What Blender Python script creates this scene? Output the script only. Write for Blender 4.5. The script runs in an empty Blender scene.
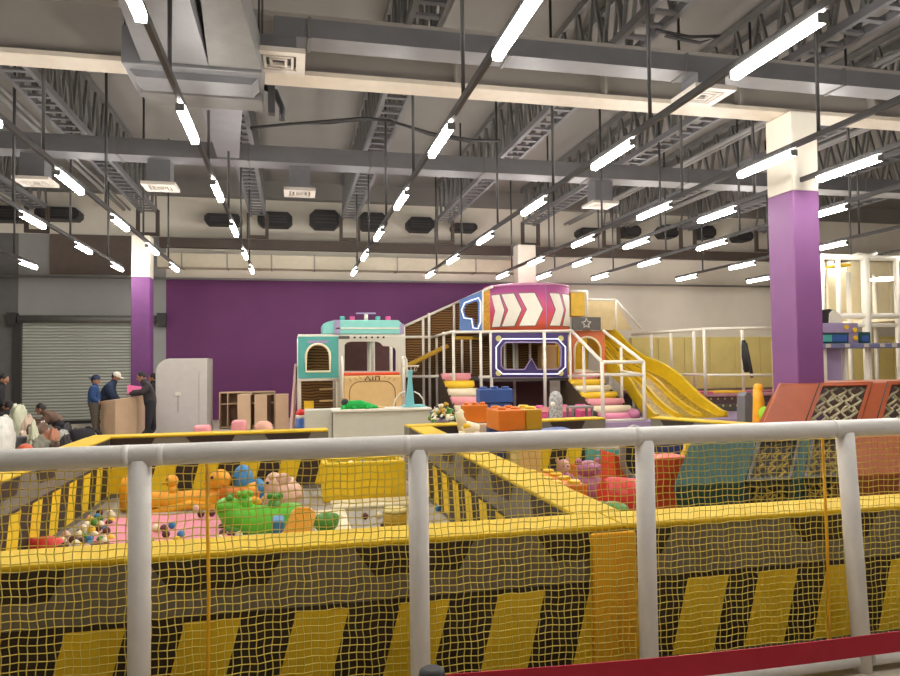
import bpy, bmesh, math, random
from mathutils import Vector, Matrix
random.seed(7)
S = bpy.context.scene
COL = S.collection
PI = math.pi
# ------------------------------------------------------------------ camera
F, YAW, PIT, ROL, H = 696.2, .22206, .03527, -.01206, 1.7
fw = Vector((math.sin(YAW)*math.cos(PIT), math.cos(YAW)*math.cos(PIT), math.sin(PIT)))
r0 = Vector((math.cos(YAW), -math.sin(YAW), 0)); u0 = r0.cross(fw)
cr, sr = math.cos(ROL), math.sin(ROL)
rt = r0*cr + u0*sr; up = u0*cr - r0*sr
EYE = Vector((0, 0, H))
cam = bpy.data.cameras.new('camera'); cam.sensor_width = 36; cam.lens = F/900*36
cam.clip_start = .05; cam.clip_end = 200
co = bpy.data.objects.new('camera', cam); COL.objects.link(co)
M4 = Matrix((rt, up, -fw)).transposed().to_4x4(); M4.translation = EYE
co.matrix_world = M4; S.camera = co
S.view_settings.view_transform = 'Standard'; S.view_settings.look = 'None'
S.view_settings.gamma = 1; S.view_settings.use_curve_mapping = False
S.view_settings.exposure = 0.0
def ray(x, y): return rt*((x-450)/F) - up*((y-338)/F) + fw
def D(x, y, Y): d = ray(x, y); return EYE + d*(Y/d.y)          # survey: a point of the place at depth Y
def G(x, y, z=0): d = ray(x, y); return EYE + d*((z-H)/d.z)    # survey: a point of the place at height z
def DX(x, y, Y): return D(x, y, Y).x
def DZ(x, y, Y): return D(x, y, Y).z
def PXX(P): d = Vector(P)-EYE; return 450+F*d.dot(rt)/d.dot(fw)
# ------------------------------------------------------------------ materials
def lin(c):
    if isinstance(c, str): c = [int(c[i:i+2], 16)/255 for i in (0, 2, 4)]
    return tuple((v/12.92 if v <= .04045 else ((v+.055)/1.055)**2.4) for v in c) + (1,)
MATS = {}
def mat(name, c, rough=.6, metal=0, var=.06, scale=6, bump=0, emit=0, alpha=None, trans=0, bscale=None):
    m = bpy.data.materials.new(name); m.use_nodes = True
    nt = m.node_tree; b = nt.nodes['Principled BSDF']; c = lin(c)
    b.inputs['Roughness'].default_value = rough; b.inputs['Metallic'].default_value = metal
    if var:
        tc = nt.nodes.new('ShaderNodeTexCoord'); n = nt.nodes.new('ShaderNodeTexNoise')
        n.inputs['Scale'].default_value = scale; n.inputs['Detail'].default_value = 3
        r = nt.nodes.new('ShaderNodeValToRGB')
        r.color_ramp.elements[0].position = .3; r.color_ramp.elements[1].position = .7
        r.color_ramp.elements[0].color = tuple(v*(1-var) for v in c[:3])+(1,)
        r.color_ramp.elements[1].color = tuple(min(1, v*(1+var)) for v in c[:3])+(1,)
        nt.links.new(tc.outputs['Object'], n.inputs['Vector'])
        nt.links.new(n.outputs['Fac'], r.inputs['Fac']); nt.links.new(r.outputs['Color'], b.inputs['Base Color'])
        if bump:
            n2 = nt.nodes.new('ShaderNodeTexNoise'); n2.inputs['Scale'].default_value = bscale or scale*6
            nt.links.new(tc.outputs['Object'], n2.inputs['Vector'])
            bp = nt.nodes.new('ShaderNodeBump'); bp.inputs['Strength'].default_value = bump; bp.inputs['Distance'].default_value = .02
            nt.links.new(n2.outputs['Fac'], bp.inputs['Height']); nt.links.new(bp.outputs['Normal'], b.inputs['Normal'])
    else: b.inputs['Base Color'].default_value = c
    if emit:
        b.inputs['Emission Color'].default_value = c; b.inputs['Emission Strength'].default_value = emit
    if alpha is not None: b.inputs['Alpha'].default_value = alpha
    if trans: b.inputs['Transmission Weight'].default_value = trans
    MATS[name] = m; return m
def stripes(name, c1, c2, axis, freq, rough=.6, dist=0, bump=0, sharp=.08, noise_scale=2.0, mid=.5):
    m = mat(name, c1, rough, var=0); nt = m.node_tree; b = nt.nodes['Principled BSDF']
    tc = nt.nodes.new('ShaderNodeTexCoord'); w = nt.nodes.new('ShaderNodeTexWave'); w.wave_type = 'BANDS'
    w.bands_direction = axis; w.inputs['Scale'].default_value = freq*.31416/1.0
    w.inputs['Distortion'].default_value = dist; w.inputs['Detail'].default_value = 1; w.inputs['Detail Scale'].default_value = noise_scale
    r = nt.nodes.new('ShaderNodeValToRGB'); r.color_ramp.elements[0].position = mid-sharp; r.color_ramp.elements[1].position = mid+sharp
    r.color_ramp.elements[0].color = lin(c1); r.color_ramp.elements[1].color = lin(c2)
    nt.links.new(tc.outputs['Object'], w.inputs['Vector']); nt.links.new(w.outputs['Fac'], r.inputs['Fac'])
    nt.links.new(r.outputs['Color'], b.inputs['Base Color'])
    if bump:
        bp = nt.nodes.new('ShaderNodeBump'); bp.inputs['Strength'].default_value = bump; bp.inputs['Distance'].default_value = .03
        nt.links.new(w.outputs['Fac'], bp.inputs['Height']); nt.links.new(bp.outputs['Normal'], b.inputs['Normal'])
    return m
# ------------------------------------------------------------------ mesh builder
class MB:
    def __init__(s): s.v = []; s.f = []; s.m = []; s.s = []
    def add(s, vs, fs, m=0, sm=False):
        k = len(s.v); s.v += [Vector(p) for p in vs]
        for f in fs: s.f.append([i+k for i in f]); s.m.append(m); s.s.append(sm)
        return s
    def box(s, c, d, m=0, R=None):
        c = Vector(c); h = Vector(d)/2
        vs = [Vector((x*h.x, y*h.y, z*h.z)) for z in (-1, 1) for y in (-1, 1) for x in (-1, 1)]
        if R is not None: vs = [R @ p for p in vs]
        return s.add([c+p for p in vs], [(0,2,3,1),(4,5,7,6),(0,1,5,4),(2,6,7,3),(0,4,6,2),(1,3,7,5)], m)
    def bx(s, x0, x1, y0, y1, z0, z1, m=0):
        return s.box(((x0+x1)/2, (y0+y1)/2, (z0+z1)/2), (abs(x1-x0), abs(y1-y0), abs(z1-z0)), m)
    def beam(s, a, b, w, h=None, m=0, upv=(0,0,1)):
        a, b = Vector(a), Vector(b); d = (b-a); L = d.length
        if L < 1e-6: return s
        d.normalize(); u = Vector(upv)
        if abs(d.dot(u)) > .98: u = Vector((0,1,0)) if abs(d.y) < .9 else Vector((1,0,0))
        x = d.cross(u).normalized(); z = x.cross(d)
        R = Matrix((x, d, z)).transposed()
        return s.box((a+b)/2, (w, L, h or w), m, R)
    def tube(s, pts, r, n=8, m=0, cap=True, closed=False):
        pts = [Vector(p) for p in pts]; N = len(pts)
        rs = r if isinstance(r, (list, tuple)) else [r]*N
        k = len(s.v); prev = None
        for i, p in enumerate(pts):
            if closed: t = pts[(i+1) % N]-pts[i-1]
            else: t = pts[min(i+1, N-1)]-pts[max(i-1, 0)]
            t.normalize()
            if prev is None:
                u = Vector((0,0,1)) if abs(t.z) < .9 else Vector((1,0,0))
                x = t.cross(u).normalized()
            else:
                x = (prev - t*prev.dot(t)).normalized()
            prev = x; y = t.cross(x)
            for j in range(n):
                a = 2*PI*j/n; s.v.append(p + (x*math.cos(a)+y*math.sin(a))*rs[i])
        for i in range(N if closed else N-1):
            for j in range(n):
                a, b = k+i*n+j, k+i*n+(j+1) % n
                i2 = (i+1) % N
                c, d = k+i2*n+(j+1) % n, k+i2*n+j
                s.f.append([a, b, c, d]); s.m.append(m); s.s.append(n > 4)
        if cap and not closed:
            s.f.append([k+j for j in range(n)][::-1]); s.m.append(m); s.s.append(False)
            s.f.append([k+(N-1)*n+j for j in range(n)]); s.m.append(m); s.s.append(False)
        return s
    def ball(s, c, r, m=0, n=12, k=8, R=None):
        c = Vector(c); r = Vector((r, r, r)) if not isinstance(r, (tuple, list, Vector)) else Vector(r)
        vs = [Vector((0,0,r.z))]
        for i in range(1, k):
            t = PI*i/k
            for j in range(n):
                a = 2*PI*j/n; vs.append(Vector((r.x*math.sin(t)*math.cos(a), r.y*math.sin(t)*math.sin(a), r.z*math.cos(t))))
        vs.append(Vector((0,0,-r.z)))
        if R is not None: vs = [R @ p for p in vs]
        fs = [(0, 1+j, 1+(j+1) % n) for j in range(n)]
        for i in range(k-2):
            for j in range(n):
                a = 1+i*n+j; b = 1+i*n+(j+1) % n
                fs.append((a, a+n, b+n, b))
        L = len(vs)-1; o = 1+(k-2)*n
        fs += [(o+j, L, o+(j+1) % n) for j in range(n)]
        return s.add([c+p for p in vs], fs, m, True)
    def lathe(s, prof, c=(0,0,0), n=16, m=0, R=None, cap=True):
        c = Vector(c); vs = []
        for r, z in prof:
            for j in range(n):
                a = 2*PI*j/n; p = Vector((r*math.cos(a), r*math.sin(a), z)); vs.append(c + (R @ p if R is not None else p))
        fs = []
        for i in range(len(prof)-1):
            for j in range(n): fs.append((i*n+j, i*n+(j+1) % n, (i+1)*n+(j+1) % n, (i+1)*n+j))
        s.add(vs, fs, m, True)
        if cap:
            k = len(s.v)-len(vs)
            s.f.append([k+j for j in range(n)][::-1]); s.m.append(m); s.s.append(False)
            s.f.append([k+(len(prof)-1)*n+j for j in range(n)]); s.m.append(m); s.s.append(False)
        return s
    def prism(s, poly, axis, a, b, m=0):      # poly: 2D outline in the two other axes (x,z for 'y'; y,z for 'x'; x,y for 'z')
        def P(u, v, t): return {'y': (u, t, v), 'x': (t, u, v), 'z': (u, v, t)}[axis]
        n = len(poly); vs = [P(u, v, a) for u, v in poly]+[P(u, v, b) for u, v in poly]
        ar = sum(poly[i][0]*poly[(i+1) % n][1]-poly[(i+1) % n][0]*poly[i][1] for i in range(n))
        fs = [list(range(n)), list(range(n, 2*n))[::-1]]+[(i, i+n, (i+1) % n+n, (i+1) % n) for i in range(n)]
        return s.add(vs, fs, m)
    def ring(s, outer, inner, axis, a, b, m=0):   # frame: two outlines with the same number of points
        def P(u, v, t): return {'y': (u, t, v), 'x': (t, u, v), 'z': (u, v, t)}[axis]
        n = len(outer); vs = []
        for t in (a, b): vs += [P(u, v, t) for u, v in outer]+[P(u, v, t) for u, v in inner]
        fs = []
        for i in range(n):
            j = (i+1) % n
            fs += [(i, j, n+j, n+i), (2*n+i, 3*n+i, 3*n+j, 2*n+j), (i, 2*n+i, 2*n+j, j), (n+i, n+j, 3*n+j, 3*n+i)]
        return s.add(vs, fs, m)
    def build(s, name, mats, parent=None, bevel=0, seg=2, fix=True, loc=None):
        if not isinstance(mats, (list, tuple)): mats = [mats]
        off = Vector((0,0,0))
        if parent is not None:
            p = parent
            while p is not None: off += p.location; p = p.parent
        elif loc is not None: off = Vector(loc)
        else:
            xs = [p.x for p in s.v]; ys = [p.y for p in s.v]; zs = [p.z for p in s.v]
            off = Vector(((min(xs)+max(xs))/2, (min(ys)+max(ys))/2, min(zs)))
        me = bpy.data.meshes.new(name); me.from_pydata([p-off for p in s.v], [], s.f)
        for x in mats: me.materials.append(x)
        me.polygons.foreach_set('material_index', s.m); me.polygons.foreach_set('use_smooth', s.s)
        if fix:
            bm = bmesh.new(); bm.from_mesh(me); bmesh.ops.recalc_face_normals(bm, faces=bm.faces); bm.to_mesh(me); bm.free()
        me.update()
        o = bpy.data.objects.new(name, me); COL.objects.link(o)
        if parent is not None: o.parent = parent
        else: o.location = off
        if bevel:
            b = o.modifiers.new('bevel', 'BEVEL'); b.width = bevel; b.segments = seg; b.limit_method = 'ANGLE'; b.angle_limit = math.radians(40)
            b.harden_normals = False
        return o
def tag(o, label, cat, group=None, kind=None):
    if label: o['label'] = label
    if cat: o['category'] = cat
    if group: o['group'] = group
    if kind: o['kind'] = kind
    return o
def thing(name, label, cat, loc=(0,0,0), group=None):
    o = bpy.data.objects.new(name, None); COL.objects.link(o); o.location = loc; o.empty_display_size = .2
    return tag(o, label, cat, group)
def struct(name, mb, mats, **k):
    o = mb.build(name, mats, **k); o['kind'] = 'structure'; return o
def dup(root, loc, label=None, group=None, rz=None):
    r = root.copy(); COL.objects.link(r); r.location = loc
    if rz is not None: r.rotation_euler[2] = rz
    if label: r['label'] = label
    if group: r['group'] = group
    for ch in list(root.children):
        c = ch.copy(); COL.objects.link(c); c.parent = r
        for g in list(ch.children):
            d = g.copy(); COL.objects.link(d); d.parent = c
    return r
ORD = ['first','second','third','fourth','fifth','sixth','seventh','eighth','ninth','tenth','eleventh','twelfth','thirteenth','fourteenth','fifteenth','sixteenth']
# ------------------------------------------------------------------ palette
white_foam = mat('white_foam', 'eae5de', .5, var=.03, scale=9, bump=.15, bscale=25)
white_pipe = mat('white_pipe', 'e6dfce', .5, var=.03)
yellow_net = mat('yellow_net', 'dcc456', .7, var=.05)
yellow_pad = mat('yellow_pad', 'dcb60a', .65, var=.03)
yellow_print = mat('yellow_print', 'f0c81a', .5, var=.04)
amber_pad = mat('amber_pad', 'f5b61a', .5, var=.05)
dark_print = mat('dark_print', '33241a', .55, var=.1)
grey_print = mat('grey_print', '7b7364', .6, var=.1, scale=4)
grey_light_print = mat('grey_light_print', '8e8676', .6, var=.06)
cream_wall = mat('cream_wall', 'e6dece', .8, var=.03, scale=1.5)
cream_duct = mat('cream_duct', 'd9ceb6', .6, var=.04)
purple_wall = mat('purple_wall', '6f3669', .7, var=.05, scale=1.2)
purple_paint = mat('purple_paint', '7f4c80', .5, var=.05, scale=1.5)
grey_wall = mat('grey_wall', '9d9c98', .8, var=.04, scale=1.5)
grey_dark_wall = mat('grey_dark_wall', '6c6a68', .8, var=.05)
brown_board = mat('brown_board', '6d6058', .8, var=.05)
ceil_m = mat('ceiling_paint', '837f7a', .85, var=.05, scale=.8)
steel = mat('dark_steel', '74726f', .55, .3, var=.08)
steel_dark = mat('rod_black', '454342', .5, .3, var=.05)
galv = mat('galvanised_duct', '787779', .42, .35, var=.08, scale=3)
galv_light = mat('galvanised_seam', '9c9a98', .4, .4, var=.05)
girder_m = mat('girder_beige', '9a938b', .6, var=.05, scale=2)
flange_lit = mat('girder_flange_lit', 'cbc0ae', .5, var=.04)  # lamp light on the lower flange, put into a paler girder colour
brown_beam = mat('beam_brown', '4b4038', .6, var=.05)
grille_white = mat('grille_white', 'c6beb3', .5, var=.02)
black_m = mat('black_rubber', '2a2829', .55, var=.08)
concrete = mat('concrete_floor', 'c0b5a5', .6, var=.06, scale=1.2)
lamp_m = mat('lamp_diffuser', 'fffbf6', .4, var=0, emit=74)
teal = mat('teal_pad', '55a89e', .45, var=.04)
teal_roof = mat('teal_roof', '84c9be', .45, var=.04)
teal_dark = mat('teal_vinyl', '1f4d44', .65, var=.06)
tan_pad = mat('tan_pad', 'dcb87c', .5, var=.04)
pink_mat = mat('pink_mat', 'dd8791', .6, var=.04)
pink_pad = mat('pink_pad', 'ee9ca0', .5, var=.04)
rose_pad = mat('rose_pad', 'd9578c', .5, var=.05)
cream_pad = mat('cream_pad', 'f0e2bd', .5, var=.03)
cream_yellow = mat('cream_yellow_pad', 'ead688', .55, var=.05, scale=2)
yellow_soft = mat('yellow_soft', 'f2c423', .45, var=.04)
slide_y = mat('slide_yellow', 'cfab1c', .35, var=.08, scale=5)
slide_y2 = mat('slide_yellow_pattern', '9a7a12', .4, var=.6, scale=14)
orange_pad = mat('orange_pad', 'e07d22', .45, var=.05)
orange_red = mat('orange_red_pad', 'e0502a', .45, var=.05)
orange_yellow = mat('orange_yellow_plastic', 'f2a71d', .4, var=.06)
rust_vinyl = mat('rust_vinyl', 'a8532f', .45, var=.06, bump=.1, bscale=8)
olive_pad = mat('olive_yellow_pad', 'c59a1e', .5, var=.05)
blue_pad = mat('blue_pad', '3d5ea0', .5, var=.05)
blue_plastic = mat('blue_plastic', '3f86b5', .4, var=.05)
green_plastic = mat('green_plastic', '63c22a', .4, var=.06)
green_dark = mat('green_dark_plastic', '4f8f2e', .4, var=.08)
lime = mat('lime_plastic', '9ad42c', .4, var=.04)
red_plastic = mat('red_plastic', 'd8352c', .4, var=.05)
pink_plastic = mat('pink_plastic', 'eebfa6', .45, var=.04)
mauve = mat('mauve_plastic', 'b8708f', .45, var=.06)
lilac = mat('lilac_pad', 'a291b4', .5, var=.04)
lilac_dark = mat('lilac_blue_pad', '77789b', .5, var=.04)
navy_pad = mat('navy_purple_pad', '433466', .45, var=.05)
neon = mat('neon_white', 'e8eaff', .4, var=0, emit=.7)
charcoal = mat('charcoal_pad', '5a564f', .6, var=.05)
brown_net = stripes('brown_net', '4c3419', '8a6430', 'Z', 13, .8, dist=3.5, bump=.3, sharp=.3, noise_scale=.8)
dark_net = mat('dark_interior', '4a3a22', .85, var=.15, scale=8)
maroon = mat('maroon_pad', '5d3530', .6, var=.06)
wood = mat('plywood', 'd9b896', .55, var=.06, scale=3)
wood_shaded = mat('plywood_inside_shaded', '8a705a', .65, var=.08, scale=3)  # same plywood, with the shade inside shelf and boxes put into its colour
cabinet_w = mat('cabinet_white', 'c9c3bb', .5, var=.03)
cabinet_side = mat('cabinet_side', 'a19a91', .5, var=.03)
counter_m = mat('counter_white', 'c9c5b4', .5, var=.03)
red_belt = mat('red_belt', 'd2243e', .6, var=.05, scale=20)
shutter_m = stripes('shutter_slats', 'cdd0c3', '989b91', 'Z', 11, .45, bump=.6, sharp=.3)
shutter_m.node_tree.nodes['Principled BSDF'].inputs['Metallic'].default_value = .2
plastic_film = mat('clear_vinyl', '98948a', .5, var=0, alpha=.07)
skin = mat('skin', 'a9795c', .55, var=.05)
hair_m = mat('hair_black', '1c1614', .6, var=.1)
print_grad = mat('drum_print', 'd9507a', .45, var=0)
# ================================================================== the hall
WY = 22.9; CZ = 7.5; XL, XR, YB = -15, 27, -7
struct('floor', MB().bx(XL, XR, YB, WY, -.1, 0), concrete)
struct('ceiling', MB().bx(XL, XR, YB, WY, CZ, CZ+.1), ceil_m)
struct('wall_left', MB().bx(XL-.1, XL, YB, WY, 0, CZ), grey_wall)
struct('wall_right', MB().bx(XR, XR+.1, YB, WY, 0, CZ), cream_wall)
struct('wall_front', MB().bx(XL, XR, YB-.1, YB, 0, CZ), grey_wall)
xp = DX(166, 320, WY); xs = DX(18, 320, WY); xe = DX(520, 300, WY)
zt = DZ(10, 233, WY)
zp = 4.42
struct('wall_back_left', MB().bx(XL, xs, WY, WY+.12, 0, zt), grey_dark_wall)
w = MB()
zd = DZ(60, 320, WY); xd1 = DX(134, 350, WY)
w.bx(xs, xp, WY, WY+.12, zd, zt); w.bx(xd1, xp, WY, WY+.12, 0, zd)
struct('wall_back_grey', w, grey_wall)
struct('wall_back_purple', MB().bx(xp, xe+.15, WY, WY+.12, 0, zp), purple_wall)
struct('wall_back_upper', MB().bx(XL, xp, WY, WY+.12, zt, CZ).bx(xp, xe+.15, WY, WY+.12, zp, CZ), cream_wall)
struct('wall_back_right', MB().bx(xe+.15, XR, WY, WY+.12, 0, CZ), cream_wall)
struct('trim_1', MB().bx(XL, XR, WY-.35, WY, 6.98, CZ), ceil_m)                  # dark edge beam under the deck
b0 = D(50, 274, WY-.04); b1 = D(130, 236, WY-.04)
struct('trim_2', MB().bx(b0.x, b1.x+.4, WY-.06, WY, b0.z, b1.z), brown_board)     # brown sheet above the shutter
# roller shutter
r = thing('roller_shutter', 'closed pale grey roller shutter in the grey back wall', 'shutter', ((xs+xd1)/2, WY, 0))
MB().bx(xs+.1, xd1, WY+.02, WY+.09, .06, zd-.05).build('slat_curtain', shutter_m, r)
MB().bx(xs+.1, xd1, WY-.01, WY+.1, 0, .1).build('bottom_bar', black_m, r)
MB().tube([(xs+.05, WY-.12, zd+.02), (xd1+.8, WY-.12, zd+.02)], .11, 12).build('roller_tube', steel, r)
MB().bx(xs-.1, xs+.12, WY-.1, WY+.1, 0, zd-.02).build('guide_rail', steel_dark, r)
MB().bx(xd1-.02, xd1+.12, WY-.1, WY+.1, 0, zd-.02).build('guide_rail', steel_dark, r)
MB().bx(xs-.2, xs+.02, WY-.3, WY+.0, zd-.15, zd+.2).build('bracket', steel_dark, r)
MB().bx(xd1+.7, xd1+.95, WY-.3, WY+.0, zd-.2, zd+.2).build('bracket', steel_dark, r)
# columns
def column(name, x0, x1, y0, y1, zsplit, ztop, label, paint=purple_paint):
    r = thing(name, label, 'column', ((x0+x1)/2, (y0+y1)/2, 0))
    MB().bx(x0, x1, y0, y1, 0, zsplit).build('painted_shaft', paint, r, bevel=.02)
    MB().bx(x0, x1, y0, y1, zsplit, ztop).build('white_top', white_pipe, r, bevel=.02)
column('square_column', 7.35, 7.81, 9.0, 9.58, 4.24, 5.45, 'large square column on the right, purple below and white on top')
lc0, lc1 = DX(131, 300, 20.4), DX(152.5, 300, 20.4)
column('square_column', lc0, lc1-.07, 20.4, 20.95, 4.15, 5.3, 'slim purple column with white top in front of the roller shutter', mat('deep_purple_paint', '6f3c72', .6))
cc0, cc1 = DX(518, 260, 21.4), DX(536, 260, 21.4)
column('square_column', cc0, cc1, 21.4, 21.9, .5, 5.5, 'white column top rising behind the pink chevron drum')
# ------------------------------------------------------------------ roof steel
def truss_mesh(parent, y0=-6.6, y1=22.05, zb=6.3, zt=7.42, hw=.21):
    px, py = parent.location.x, 0
    m = MB()
    for s in (-1, 1): m.bx(px+s*hw-.04, px+s*hw+.04, y0, y1, zb-.05, zb+.07)
    y = y0
    while y < y1: m.bx(px-hw, px+hw, y-.045, y+.045, zb-.04, zb); y += .36
    m.build('bottom_chord', galv, parent)
    m = MB()
    for s in (-1, 1): m.bx(px+s*hw-.04, px+s*hw+.04, y0, y1, zt-.08, zt+.04)
    m.build('top_chord', steel, parent)
    m = MB(); step = .62; n = int((y1-y0)/step)
    for s in (-1, 1):
        x = px+s*hw
        for i in range(n):
            a = y0+i*step
            m.beam((x, a, zb), (x, a+step/2, zt), .05, .05); m.beam((x, a+step/2, zt), (x, a+step, zb), .05, .05)
    m.build('web', steel, parent)
    m = MB()
    for s in (-1, 1): m.bx(px+s*.27-.05, px+s*.27+.05, y1-.3, y1-.2, 5.6, zb)
    m.bx(px-.32, px+.32, y1-.3, y1-.2, 5.53, 5.63)
    m.build('end_frame', brown_beam, parent)
TX = [-7.1, -4.15, -1.03, 1.75, 4.78, 7.7, 10.6, 13.5, 16.5]
tn = ['at the far left edge', 'above the row of lamps left of the slim purple column', 'above the hanging air handling box', 'left of the brightest centre lamp row',
      'crossing above the pink drum', 'fourth from the right', 'just left of the large purple column', 'passing over the large purple column', 'at the far right']
truss0 = thing('roof_truss', 'grey lattice roof truss '+tn[0], 'truss', (TX[0], 0, 6.3), 'lattice trusses under the roof')
truss_mesh(truss0)
for x, n in zip(TX[1:], tn[1:]): dup(truss0, (x, 0, 6.3), 'grey lattice roof truss '+n)
g = thing('steel_girder', 'beige steel girder with lit-coloured lower flange across the hall at the big column', 'girder', (4, 9.3, 5.45))
MB().bx(XL, XR, 9.27, 9.33, 5.5, 6.22).build('girder_web', girder_m, g)
MB().bx(XL, XR, 9.1, 9.5, 5.45, 5.51).build('lower_flange', flange_lit, g)
MB().bx(XL, XR, 9.1, 9.5, 6.2, 6.26).build('upper_flange', girder_m, g)
for x in (-.05, 2.2, 4.4, 6.6, 9): MB().bx(x-.02, x+.02, 9.12, 9.48, 5.51, 6.2).build('stiffener', girder_m, g)
xb = DX(160, 243, 22.2)
g = MB().bx(xb, XR, 22.07, 22.27, 5.26, 5.56).build('steel_girder', brown_beam)
tag(g, 'dark brown girder along the back wall above the lamps', 'girder')
g = thing('air_duct', 'cream rectangular duct along the back wall above the purple paint', 'duct', (2, 22.5, 4.75))
MB().bx(xb-.1, xe+.1, 22.32, WY-.02, 4.7, 5.12).build('duct_body', cream_duct, g)
x = xb+.6
while x < xe: MB().bx(x-.02, x+.02, 22.3, WY-.02, 4.68, 5.14).build('duct_seam', girder_m, g); x += 1.32
p = MB().tube([(XL, 22.75, 4.4), (XR, 22.75, 4.4)], .035, 8).build('wall_pipe', galv_light)
tag(p, 'thin silver pipe running along the back wall at the top of the purple', 'pipe')
# ducts across the hall
def duct(name, label, x0, x1, y0, y1, z0, z1, seams, lightgaps=()):
    g = thing(name, label, 'duct', ((x0+x1)/2, (y0+y1)/2, z0))
    MB().bx(x0, x1, y0, y1, z0, z1).build('duct_body', galv, g)
    x = x0+.4
    while x < x1: MB().bx(x-.02, x+.02, y0-.015, y1+.015, z0-.015, z1+.015).build('duct_flange', steel, g); x += seams
    return g
duct('air_duct', 'near grey rectangular duct crossing right from the air handling box', -.2, XR, 8.0, 8.35, 5.44, 5.66, 2.4)
duct('air_duct', 'far grey rectangular duct crossing the whole hall below the trusses', XL, XR, 13.5, 14.0, 5.55, 5.86, 2.3)
def grille(x, y, z, neck_top, label):
    g = thing('air_diffuser', label, 'air vent', (x, y, z), 'square ceiling diffusers')
    m = MB(); o = .3
    m.ring([(x-o,y-o),(x+o,y-o),(x+o,y+o),(x-o,y+o)], [(x-.2,y-.2),(x+.2,y-.2),(x+.2,y+.2),(x-.2,y+.2)], 'z', z, z+.06)
    for q in (.14, .07):
        m.ring([(x-q-.03,y-q-.03),(x+q+.03,y-q-.03),(x+q+.03,y+q+.03),(x-q-.03,y+q+.03)], [(x-q,y-q),(x+q,y-q),(x+q,y+q),(x-q,y+q)], 'z', z, z+.04)
    m.build('louvre', grille_white, g)
    MB().bx(x-.2, x+.2, y-.2, y+.2, z+.05, neck_top).build('neck', galv, g)
for px_, py_, z, zt_, n in [(17,170,5.05,5.549,'at the left edge below the far duct'), (153,178,5.05,5.549,'left of the hanging air box below the far duct'),
        (300,185,5.05,5.549,'in the middle below the far duct'), (622,195,5.05,5.549,'on the right below the far duct, above the yellow slide')]:
    q = G(px_, py_, z); grille(q.x, 13.9, z, zt_, 'white square diffuser '+n)
q = G(279, 71, 5.2); grille(q.x, 8.2, 5.2, 5.439, 'white square diffuser beside the hanging air handling box')
q = G(700, 103, 5.15); grille(q.x, 8.2, 5.2, 5.439, 'white square diffuser below the near duct left of the big column')
# air handling unit
a = thing('air_handling_unit', 'grey hanging air handling box with wide duct, upper left ceiling', 'air conditioner', (-1.05, 8.6, 4.95))
MB().bx(-1.8, -.33, 8.0, 9.0, 4.98, 5.4).build('casing', galv, a, bevel=.01)
MB().prism([(-1.75,4.98),(-.38,4.98),(-.45,4.9),(-1.68,4.9)], 'y', 8.15, 8.55).build('drain_tray', galv, a)
MB().bx(-1.72, -.36, 8.62, 9.0, 4.9, 4.98).build('return_grille', steel, a)
m = MB(); v = [(-1.55,4.6,5.32),(-1.0,4.6,5.32),(-1.0,4.6,5.75),(-1.55,4.6,5.75),(-1.6,8.0,5.02),(-.9,8.0,5.02),(-.9,8.0,5.38),(-1.6,8.0,5.38)]
m.add(v, [(0,1,5,4),(1,2,6,5),(2,3,7,6),(3,0,4,7),(0,3,2,1),(4,5,6,7)]); m.build('supply_duct', galv, a)
m = MB(); v = [(-.85,6.6,5.4),(-.55,6.6,5.4),(-.55,6.6,5.9),(-.85,6.6,5.9),(-.9,8.0,5.02),(-.34,8.0,5.02),(-.34,8.0,5.38),(-.9,8.0,5.38)]
m.add(v, [(0,1,5,4),(1,2,6,5),(2,3,7,6),(3,0,4,7),(0,3,2,1),(4,5,6,7)]); m.build('transition_duct', steel, a)
for x in (-1.78, -.36):
    for y in (8.05, 8.95): MB().tube([(x,y,5.4),(x,y,CZ)], .015, 6).build('hanger_rod', steel_dark, a)
MB().tube([(-.33,8.7,5.1),(-.2,8.7,5.05),(-.12,8.7,4.85),(-.12,8.7,4.7)], .04, 8).build('drain_pipe', black_m, a)
u0_, u1_ = DX(217,158,13.4), DX(239,158,13.4)
m = MB(); v = [(-1.15,9.0,5.05),(-.6,9.0,5.05),(-.6,9.0,5.38),(-1.15,9.0,5.38),(u0_,13.45,5.57),(u1_,13.45,5.57),(u1_,13.45,5.84),(u0_,13.45,5.84)]
m.add(v, [(0,1,5,4),(1,2,6,5),(2,3,7,6),(3,0,4,7),(0,3,2,1),(4,5,6,7)]); m.build('return_duct', galv, a)
MB().bx(-.28, -.2, 8.5, 8.62, 4.72, 5.05).build('control_box', black_m, a)
# conduit pipes below the trusses
for x, n in ((-4.85, 'beside the second truss from the left'), (9.0, 'beside the third truss from the right'), (11.25, 'over the large purple column')):
    m = MB().tube([(x, -6, 6.33), (x, 22, 6.33)], .05, 8).tube([(x+.16, -6, 6.33), (x+.16, 22, 6.33)], .035, 8)
    tag(m.build('conduit_pipe', galv_light), 'pair of pale conduits running along the roof '+n, 'pipe')
m = MB(); pts = [D(250,128,12), D(290,124,12), D(330,121,12), D(365,118,12), D(390,121,12), D(430,133,12), D(470,140,12), D(500,141,12)]
m.tube(pts, .025, 6); m.tube([p+Vector((0,.05,.03*math.sin(i*2))) for i, p in enumerate(pts)], .02, 6)
tag(m.build('power_cable', black_m), 'black sagging cables strung between trusses near ceiling centre', 'cable')
m = MB(); pts = [D(655,30,7.6), D(690,37,7.6), D(720,36,7.6), D(700,43,7.6), D(665,36,7.6)]
m.tube(pts, .02, 6); tag(m.build('power_cable', black_m), 'black looped cable under the roof right of the centre lamp', 'cable')
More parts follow.
